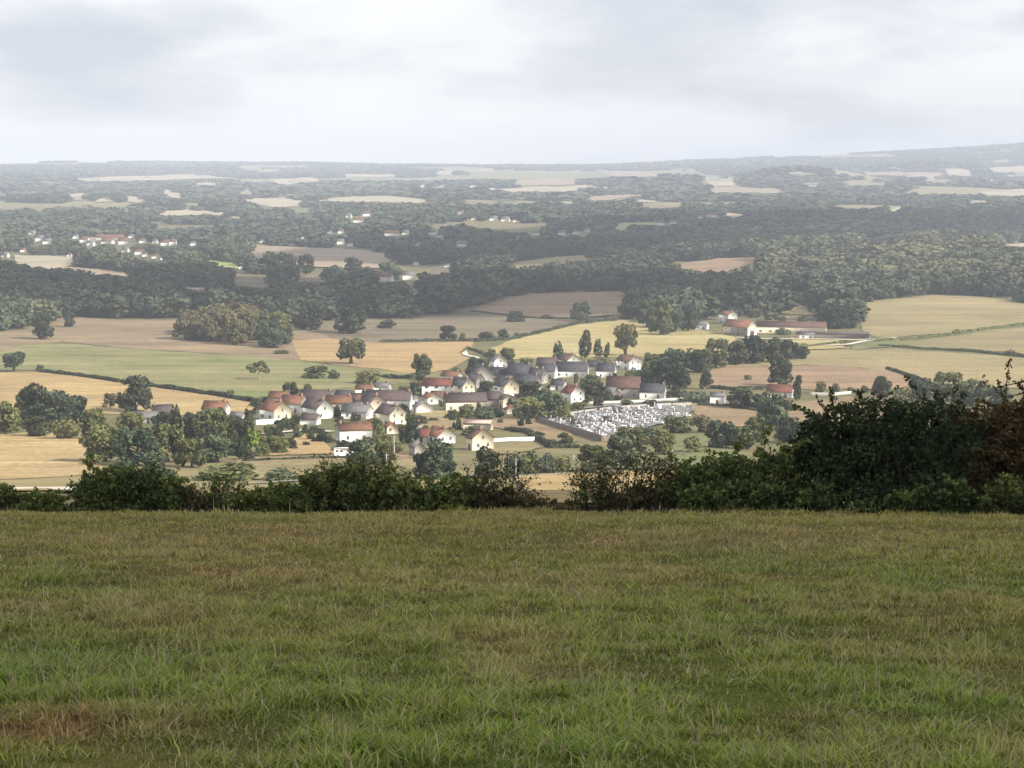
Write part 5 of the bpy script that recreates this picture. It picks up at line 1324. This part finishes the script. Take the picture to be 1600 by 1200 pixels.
def meadow():
    ys = np.concatenate([np.linspace(-40, 6, 24)[:-1], np.arange(6, 49.4, 0.22)]); us = np.linspace(-1, 1, 260)
    Y, U = np.meshgrid(ys, us, indexing='ij'); X = U * (9 + 0.42 * np.abs(Y)) * np.where(Y < 6, 2.0, 1.0)
    Y = np.where(Y > 44, 44 + (Y - 44) * (EDGE(X) - 44) / 5.38, Y)
    x, y = X.ravel(), Y.ravel()
    z = H(x, y) + 0.05 + 0.05 * (fbm(x / 0.5, y / 0.5, 55) - 0.5)
    nr, nc = X.shape; i = np.arange(nr * nc).reshape(nr, nc)
    F = np.stack([i[:-1, :-1], i[:-1, 1:], i[1:, 1:], i[1:, :-1]], -1).reshape(-1, 4)
    m, n, l, b = nodes_of('meadow_turf')
    a_ = n.new('ShaderNodeAttribute'); a_.attribute_name = 'col'
    k_ = ramp(n, l, noise(n, l, 14, 4, rough=0.7), [(0.3, (0.22, 0.20, 0.17)), (0.7, (0.65, 0.62, 0.55))])  # turf darkened: shade in the crevices between blades is put into its colour
    l.new(mixc(n, l, 1.0, a_.outputs['Color'], k_, 'MULTIPLY'), b.inputs['Base Color'])
    b.inputs['Specular IOR Level'].default_value = 0.03
    me = np_mesh('meadow', np.column_stack([x, y, z]), [F], smooth=True, mats=[m], col=grass_colour(x, y))
    tag(mobj('meadow', me), kind='structure')
    # blades
    rng = np.random.default_rng(5)
    nc_ = 98000
    d = 8.6 * (EDGE(0.0) / 8.6) ** (rng.random(nc_) ** 0.95)
    cx = rng.uniform(-1, 1, nc_) * (0.39 * d + 2.2); ok = d < EDGE(cx) - 0.05
    cx, cy = cx[ok], d[ok]
    tall = 0.45 * fbm(cx / 0.7, cy / 0.9, 57) + 0.55 * fbm(cx / 0.22, cy / 0.28, 58, 2)
    per = 9
    x = np.repeat(cx, per); y = np.repeat(cy, per); tl = np.repeat(tall, per); n = len(x)
    sp = 0.035 + 0.0012 * y
    x = x + rng.normal(0, 1, n) * sp; y = y + rng.normal(0, 1, n) * sp
    kind = rng.random(n)
    h = (0.016 + 0.22 * np.clip(tl - 0.40, 0, 1)) * rng.uniform(0.6, 1.5, n) + 0.015
    stalk = kind > 0.982; straw = kind > 0.88
    h = h * (1 + 0.4 * sstep(1.6, 0.0, EDGE(x) - y))
    h = np.where(stalk, h * rng.uniform(1.6, 3.0, n), h)
    w = np.where(stalk, 0.0025, 0.0042) * rng.uniform(0.7, 1.4, n) * (0.8 + y / 26)
    az = rng.uniform(0, 6.283, n); ln = h * rng.uniform(0.2, 1.5, n) * np.where(stalk, 0.4, 1)
    fx, fy = np.cos(az + rng.normal(1.57, 0.5, n)), np.sin(az + rng.normal(1.57, 0.5, n))
    z = H(x, y) + 0.03
    ax, ay = np.cos(az) * w, np.sin(az) * w
    b0 = np.column_stack([x - ax, y - ay, z]); b1 = np.column_stack([x + ax, y + ay, z])
    m0 = np.column_stack([x + fx * ln * 0.3 - ax * 0.8, y + fy * ln * 0.3 - ay * 0.8, z + h * 0.62]); m1 = np.column_stack([x + fx * ln * 0.3 + ax * 0.8, y + fy * ln * 0.3 + ay * 0.8, z + h * 0.62])
    tp = np.column_stack([x + fx * ln, y + fy * ln, z + h])
    V = np.stack([b0, b1, m0, m1, tp], 1).reshape(-1, 3)
    k = np.arange(n) * 5
    F4 = np.stack([k, k + 1, k + 3, k + 2], -1); F3 = np.stack([k + 2, k + 3, k + 4], -1)
    c = grass_colour(x, y) * rng.uniform(0.55, 1.5, n)[:, None] * (0.75 + 0.6 * sstep(0.38, 0.62, tl))[:, None]  # low tufts darker, tall ones lighter: shade between clumps painted into the blades
    c = np.where(straw[:, None], np.array([0.42, 0.35, 0.20]) * rng.uniform(0.6, 1.25, n)[:, None], c)
    c5 = np.repeat(c, 5, axis=0)
    m, nn, l, b = nodes_of('grass_blades')
    a_ = nn.new('ShaderNodeAttribute'); a_.attribute_name = 'col'
    l.new(a_.outputs['Color'], b.inputs['Base Color']); b.inputs['Roughness'].default_value = 0.6; b.inputs['Specular IOR Level'].default_value = 0.2
    t = nn.new('ShaderNodeBsdfTranslucent'); l.new(a_.outputs['Color'], t.inputs['Color'])
    mx = nn.new('ShaderNodeMixShader'); mx.inputs[0].default_value = 0.25
    l.new(b.outputs[0], mx.inputs[1]); l.new(t.outputs[0], mx.inputs[2]); l.new(mx.outputs[0], nn['Material Output'].inputs['Surface'])
    tag(mobj('grass', np_mesh('grass', V, [F4, F3], mats=[m], col=c5)), 'rough olive green meadow grass with straw coloured stalks', 'grass', kind='stuff')
meadow()

# ------------------------------------------------------------------ the hedge at the meadow's lower edge: each shrub by itself
G['hedge'] = mat_foliage('hedge_leaves', [(0.0, (0.049, 0.064, 0.025)), (0.4, (0.084, 0.111, 0.039)), (0.7, (0.144, 0.181, 0.055)), (1.0, (0.265, 0.293, 0.097))], 0.2, 3.0, 0.15)
G['hawthorn'] = mat_foliage('hawthorn_leaves', [(0.0, (0.019, 0.032, 0.017)), (0.5, (0.036, 0.056, 0.024)), (0.8, (0.061, 0.080, 0.034)), (1.0, (0.102, 0.110, 0.050))], 0.15, 2.5, 0.1)
G['bramble'] = mat_foliage('bramble_leaves', [(0.0, (0.042, 0.065, 0.024)), (0.4, (0.075, 0.112, 0.036)), (0.7, (0.116, 0.158, 0.051)), (1.0, (0.198, 0.234, 0.083))], 0.2, 3.0, 0.15)
G['rust'] = mat_foliage('rust_leaves', [(0.0, (0.039, 0.034, 0.018)), (0.4, (0.092, 0.061, 0.026)), (0.7, (0.146, 0.088, 0.036)), (1.0, (0.092, 0.101, 0.044))], 0.25, 2.5, 0.15)
G['twig'] = mat_foliage('autumn_twig_leaves', [(0.0, (0.045, 0.046, 0.022)), (0.4, (0.085, 0.082, 0.036)), (0.7, (0.14, 0.105, 0.052)), (1.0, (0.22, 0.19, 0.10))], 0.4, 3.0, 0.15)
M['twigbark'] = mat_plain('dark_twig_bark', (0.05, 0.04, 0.032), (0.03, 0.025, 0.02), 4.0)
def shrub(px, py, wpx, hpx, style, mat, label, depth=None, group='shrubs of the hedge below the meadow', dy=0.0, name='hedge_shrub'):
    rng = np.random.default_rng(abs(int(px * 31 + py)))
    c = at1(px, min(py, 812)); yb = float(EDGE(c[0])) + 0.9 + dy; x = (px - 800) / FPX * (yb * CP + 8.9 * SP)
    s = (yb * CP + 8.9 * SP) / FPX; w, h = wpx * s, hpx * s * (1.14 if style != 'tree' else 1.04); dp = depth or min(w * 0.8, 2.0)
    o = empty(name, (x, yb, float(H(x, yb)) - 0.08)); tag(o, label, 'shrub', group)
    tubes, LP, LN = [], [], []
    n_st = {'dense': 14, 'twiggy': 26, 'bramble': 16, 'tree': 12}[style]
    for q in range(n_st):
        b0 = np.array([rng.uniform(-.28, .28) * w, rng.uniform(-.3, .3) * dp, -0.05])
        out = np.array([b0[0] / (0.5 * w) + rng.normal(0, 0.35), b0[1] / (0.5 * dp) * 0.8 + rng.normal(0, 0.3), 0])
        hh = h * rng.uniform(0.65, 1.06) * (1 - 0.35 * min(1, abs(b0[0]) / (0.32 * w)) ** 2)
        reach = w * (0.22 if style != 'bramble' else 0.35)
        t = np.linspace(0, 1, 6)[:, None]
        path = b0 + out * reach * t ** 1.3 + np.array([0, 0, 1]) * hh * (t if style != 'bramble' else np.sin(t * 2.2) / 1.0)
        path += np.cumsum(rng.normal(0, 0.018 * h, path.shape), 0)
        r0 = {'dense': 0.016, 'twiggy': 0.014, 'bramble': 0.007, 'tree': 0.035}[style]
        tubes.append(tube_data(path, np.linspace(r0, r0 * 0.22, 6), 5))
        segs = [path]
        for z in range(7 if style != 'tree' else 9):
            tt = rng.uniform(0.25, 0.95); bp = np.array([np.interp(tt, t[:, 0], path[:, k]) for k in range(3)])
            dr = np.array([rng.normal(0, 0.8), rng.normal(0, 0.6), rng.uniform(0.2, 1.0)]); L = h * rng.uniform(0.12, 0.32)
            tw = np.array([bp, bp + dr * L * 0.5 + (0, 0, 0.02), bp + dr * L]); tubes.append(tube_data(tw, [r0 * 0.4, r0 * 0.28, r0 * 0.12], 4)); segs.append(tw)
        nl = {'dense': 170, 'twiggy': 34, 'bramble': 110, 'tree': 230}[style]
        for sg in segs:
            k = nl // (3 if sg is path else 6); tt = rng.uniform(0.25, 1.0, k) * (len(sg) - 1)
            i = np.minimum(tt.astype(int), len(sg) - 2); f = (tt - i)[:, None]
            LP.append(sg[i] * (1 - f) + sg[i + 1] * f + rng.normal(0, 0.035, (k, 3))); LN.append(_unit(k, rng) + (0, 0, 0.5))
    LP = np.concatenate(LP); LN = np.concatenate(LN)
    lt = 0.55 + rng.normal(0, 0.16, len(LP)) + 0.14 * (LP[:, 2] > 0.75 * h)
    if style in ('dense', 'tree', 'bramble'):
        nfill = int({'dense': 3600, 'tree': 3200, 'bramble': 2600}[style] * np.clip(w * h / 1.6, 0.5, 4.5))
        V0, F0, T0 = crown_data(abs(int(px * 7 + hpx)), lobes=int(14 + 7 * w), n=nfill, size=0.05, z0=-0.02, shape='bush' if style != 'tree' else 'wide', lobe_r=(0.09, 0.2), jit=0.9)
        cen = V0.reshape(-1, 4, 3).mean(1) * np.array([w, dp, h * (0.84 if style != 'tree' else 0.95)]); cen += rng.normal(0, 0.03, cen.shape)
        nr = V0.reshape(-1, 4, 3); nr = np.cross(nr[:, 1] - nr[:, 0], nr[:, 3] - nr[:, 0]); LP = np.concatenate([LP, cen]); LN = np.concatenate([LN, nr / (np.linalg.norm(nr, axis=1)[:, None] + 1e-9) + 0.5 * _unit(len(nr), rng)])
        lt = np.concatenate([lt, T0 * 0.9 + rng.normal(0, 0.10, len(T0))])
    LN /= np.linalg.norm(LN, axis=1)[:, None] + 1e-9
    V, F = cards(LP, LN, {'dense': 0.062, 'twiggy': 0.050, 'bramble': 0.068, 'tree': 0.070}[style], rng)
    tv, tf = join_data(tubes)
    mobj('branches', np_mesh('branches', tv, [tf], smooth=True, mats=[M['twigbark']]), o)
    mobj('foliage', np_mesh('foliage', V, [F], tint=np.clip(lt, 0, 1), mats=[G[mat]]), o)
    return o
SH = [
 (12, 803, 66, 40, 'dense', 'hedge', 'dark low shrub at the very end of the hedge by the pale lane', {}),
 (72, 803, 80, 28, 'bramble', 'hedge', 'lowest shrub of the hedge where the pale lane shows above it', {}),
 (150, 803, 100, 60, 'dense', 'hedge', 'dark shrub shouldering the largest domed shrub from the lane side', {}),
 (205, 803, 170, 84, 'dense', 'hedge', 'largest domed dark green shrub of the hedge', {}),
 (258, 803, 90, 58, 'dense', 'hedge', 'dark shrub sloping down beside the largest domed shrub', {}),
 (310, 804, 60, 44, 'twiggy', 'twig', 'thin twiggy shrub with sky pale gaps next to the domed shrub', {}),
 (350, 804, 80, 68, 'twiggy', 'hedge', 'upright dark twiggy shrub beside the thin one', {}),
 (395, 805, 90, 36, 'bramble', 'hedge', 'low bramble under the upright dark twiggy shrub', {}),
 (440, 805, 100, 50, 'dense', 'hedge', 'low olive shrub in the hedge before the camper van', {}),
 (505, 805, 90, 78, 'dense', 'hedge', 'tall dark shrub with upright shoots', {}),
 (508, 806, 70, 86, 'twiggy', 'hedge', 'leafy whips standing up out of the tall dark shrub', {}),
 (565, 806, 110, 84, 'dense', 'hedge', 'tallest bushy shrub of the middle hedge', {}),
 (570, 806, 90, 96, 'twiggy', 'hedge', 'leafy whips standing up out of the tallest bushy shrub', {}),
 (620, 806, 90, 62, 'dense', 'hedge', 'dark shrub falling away from the tallest bushy shrub', {}),
 (668, 807, 90, 56, 'dense', 'hedge', 'rounded dark shrub under the broad dark green tree', {}),
 (722, 807, 90, 58, 'dense', 'hedge', 'olive brown shrub before the twiggy thorn', {}),
 (775, 807, 110, 92, 'twiggy', 'twig', 'bare branched thorn shrub with crossing stems', {}),
 (775, 807, 80, 40, 'bramble', 'twig', 'brownish bramble at the foot of the bare branched thorn', {}),
 (826, 808, 60, 38, 'twiggy', 'twig', 'small brown twiggy shrub at the hedge gap', {}),
 (870, 808, 80, 18, 'bramble', 'twig', 'low dry tangle closing the foot of the hedge gap', {}),
 (925, 808, 60, 84, 'twiggy', 'hedge', 'thin reddish twiggy shrub on the far side of the hedge gap', {}),
 (978, 809, 120, 118, 'twiggy', 'twig', 'wide red brown thorn with open crooked branches', {}),
 (985, 809, 80, 40, 'bramble', 'twig', 'bramble tangle under the wide red brown thorn', {}),
 (1035, 809, 70, 88, 'twiggy', 'twig', 'reddish twiggy shrub leaning on the dense green shrub', {}),
 (1088, 809, 110, 92, 'dense', 'bramble', 'dense dark green shrub beside the reddish twiggy one', {}),
 (1150, 810, 120, 106, 'dense', 'hedge', 'tall green shrub with a brown tinge below the green meadow', {}),
 (1215, 810, 110, 112, 'dense', 'hedge', 'pale topped shrub leading up to the great dark hawthorn', {}),
 (1280, 811, 110, 160, 'tree', 'hawthorn', 'near black hawthorn at the start of the great dark clump', {}),
 (1350, 811, 190, 196, 'tree', 'hawthorn', 'great round near black hawthorn, largest of the hedge', {}),
 (1430, 812, 160, 190, 'tree', 'hawthorn', 'dark hawthorn between the great round one and the rust tree', {}),
 (1500, 812, 130, 176, 'tree', 'hawthorn', 'brown tinged dark hawthorn touching the rust coloured tree', {}),
 (1105, 811, 120, 46, 'bramble', 'bramble', 'green bramble mound under the dense dark green shrub', dict(dy=-0.5)),
 (1200, 812, 130, 52, 'bramble', 'bramble', 'green bramble mound below the pale topped shrub', dict(dy=-0.5)),
 (1275, 812, 90, 48, 'bramble', 'bramble', 'green bramble mound at the foot of the first hawthorn', dict(dy=-0.5)),
 (1385, 813, 120, 46, 'bramble', 'bramble', 'fresh green bramble in front of the great round hawthorn', dict(dy=-0.6)),
 (1470, 813, 110, 56, 'bramble', 'bramble', 'bramble mound with pale flower heads beside the rust tree', dict(dy=-0.6)),
 (1570, 814, 130, 60, 'bramble', 'hedge', 'dark bramble under the rust coloured tree', dict(dy=-0.6)),
 (1555, 813, 150, 190, 'tree', 'rust', 'rust brown thorn tree at the end of the hedge', {}),
 (1625, 814, 140, 236, 'tree', 'rust', 'tallest rust coloured tree, cut by the frame edge', {}),
 (1690, 814, 120, 200, 'tree', 'hawthorn', 'dark hawthorn beyond the tallest rust coloured tree', {}),
 (-45, 802, 90, 60, 'dense', 'hedge', 'dark shrub just past the end of the hedge', {}),
]
for px, py, w, h, st, mt, lab, kw in SH: shrub(px, py, w, h, st, mt, lab, **kw)
# ------------------------------------------------------------------ unseen clouds placed to shade the land, and the air of the valley
m, n, l, b = nodes_of('shade_cloud')
b.inputs['Base Color'].default_value = (0.85, 0.86, 0.88, 1); b.inputs['Roughness'].default_value = 1.0; b.inputs['Specular IOR Level'].default_value = 0
M['cloud'] = m
def cloud(label, ground_xy, alt, rx, ry, turn, thick=60.0, seed=0):
    """an opaque flat cumulus out of view, placed so its shadow falls around ground_xy"""
    z0 = float(H(*ground_xy)); k = (alt - z0) / TO_SUN[2]
    c = np.array([ground_xy[0], ground_xy[1], z0]) + TO_SUN * k
    nu, nv = 72, 20
    u = np.linspace(0, 2 * math.pi, nu, endpoint=False); v = np.linspace(-math.pi / 2, math.pi / 2, nv)
    U, Vv = np.meshgrid(u, v)
    d = np.stack([np.cos(Vv) * np.cos(U), np.cos(Vv) * np.sin(U), np.sin(Vv)], -1).reshape(-1, 3)
    f = 0.74 + 0.5 * fbm(d[:, 0] * 2.2 + seed, d[:, 1] * 2.2 + d[:, 2] * 1.3, 200 + seed, 4)
    P = d * f[:, None] * np.array([rx, ry, thick]); P[:, 2] = np.where(P[:, 2] < 0, P[:, 2] * 0.4, P[:, 2] * (0.8 + 0.6 * fbm(P[:, 0] / 90, P[:, 1] / 90, 210 + seed)))
    ct, st_ = math.cos(turn), math.sin(turn); P[:, :2] = P[:, :2] @ np.array([[ct, st_], [-st_, ct]])
    i = np.arange(nu * nv).reshape(nv, nu); j = np.roll(i, -1, axis=1)
    F = np.stack([i[:-1], j[:-1], j[1:], i[1:]], -1).reshape(-1, 4)
    o = mobj('cloud', np_mesh('cloud', P, [F], smooth=True, mats=[M['cloud']]), None, tuple(c))
    return tag(o, label, 'cloud', kind='structure')
cloud('unseen grey cumulus placed to shade the meadow', (0, -20), 620, 560, 170, 0.0, seed=1)
cloud('unseen long cumulus placed to shade the far wooded band', (400, 3200), 950, 1080, 430, 0.906, seed=2)
cloud('unseen cumulus placed to shade the valley wood and grey pasture', (-270, 1800), 900, 520, 270, -0.16, seed=3)

hz = box(-8350, 8350, -420, 15950, -320, 135)
m = bpy.data.materials.new('valley_air'); m.use_nodes = True
n, l = m.node_tree.nodes, m.node_tree.links; n.clear()
vo = n.new('ShaderNodeOutputMaterial'); pv = n.new('ShaderNodeVolumePrincipled')
pv.inputs['Color'].default_value = (0.73, 0.80, 0.955, 1)
pv.inputs['Density'].default_value = 0.000097
pv.inputs['Anisotropy'].default_value = 0.0
l.new(pv.outputs['Volume'], vo.inputs['Volume'])
m.cycles.homogeneous_volume = True
hv, hf = hz
tag(mobj('haze', np_mesh('haze', hv, [hf], mats=[m])), kind='stuff')
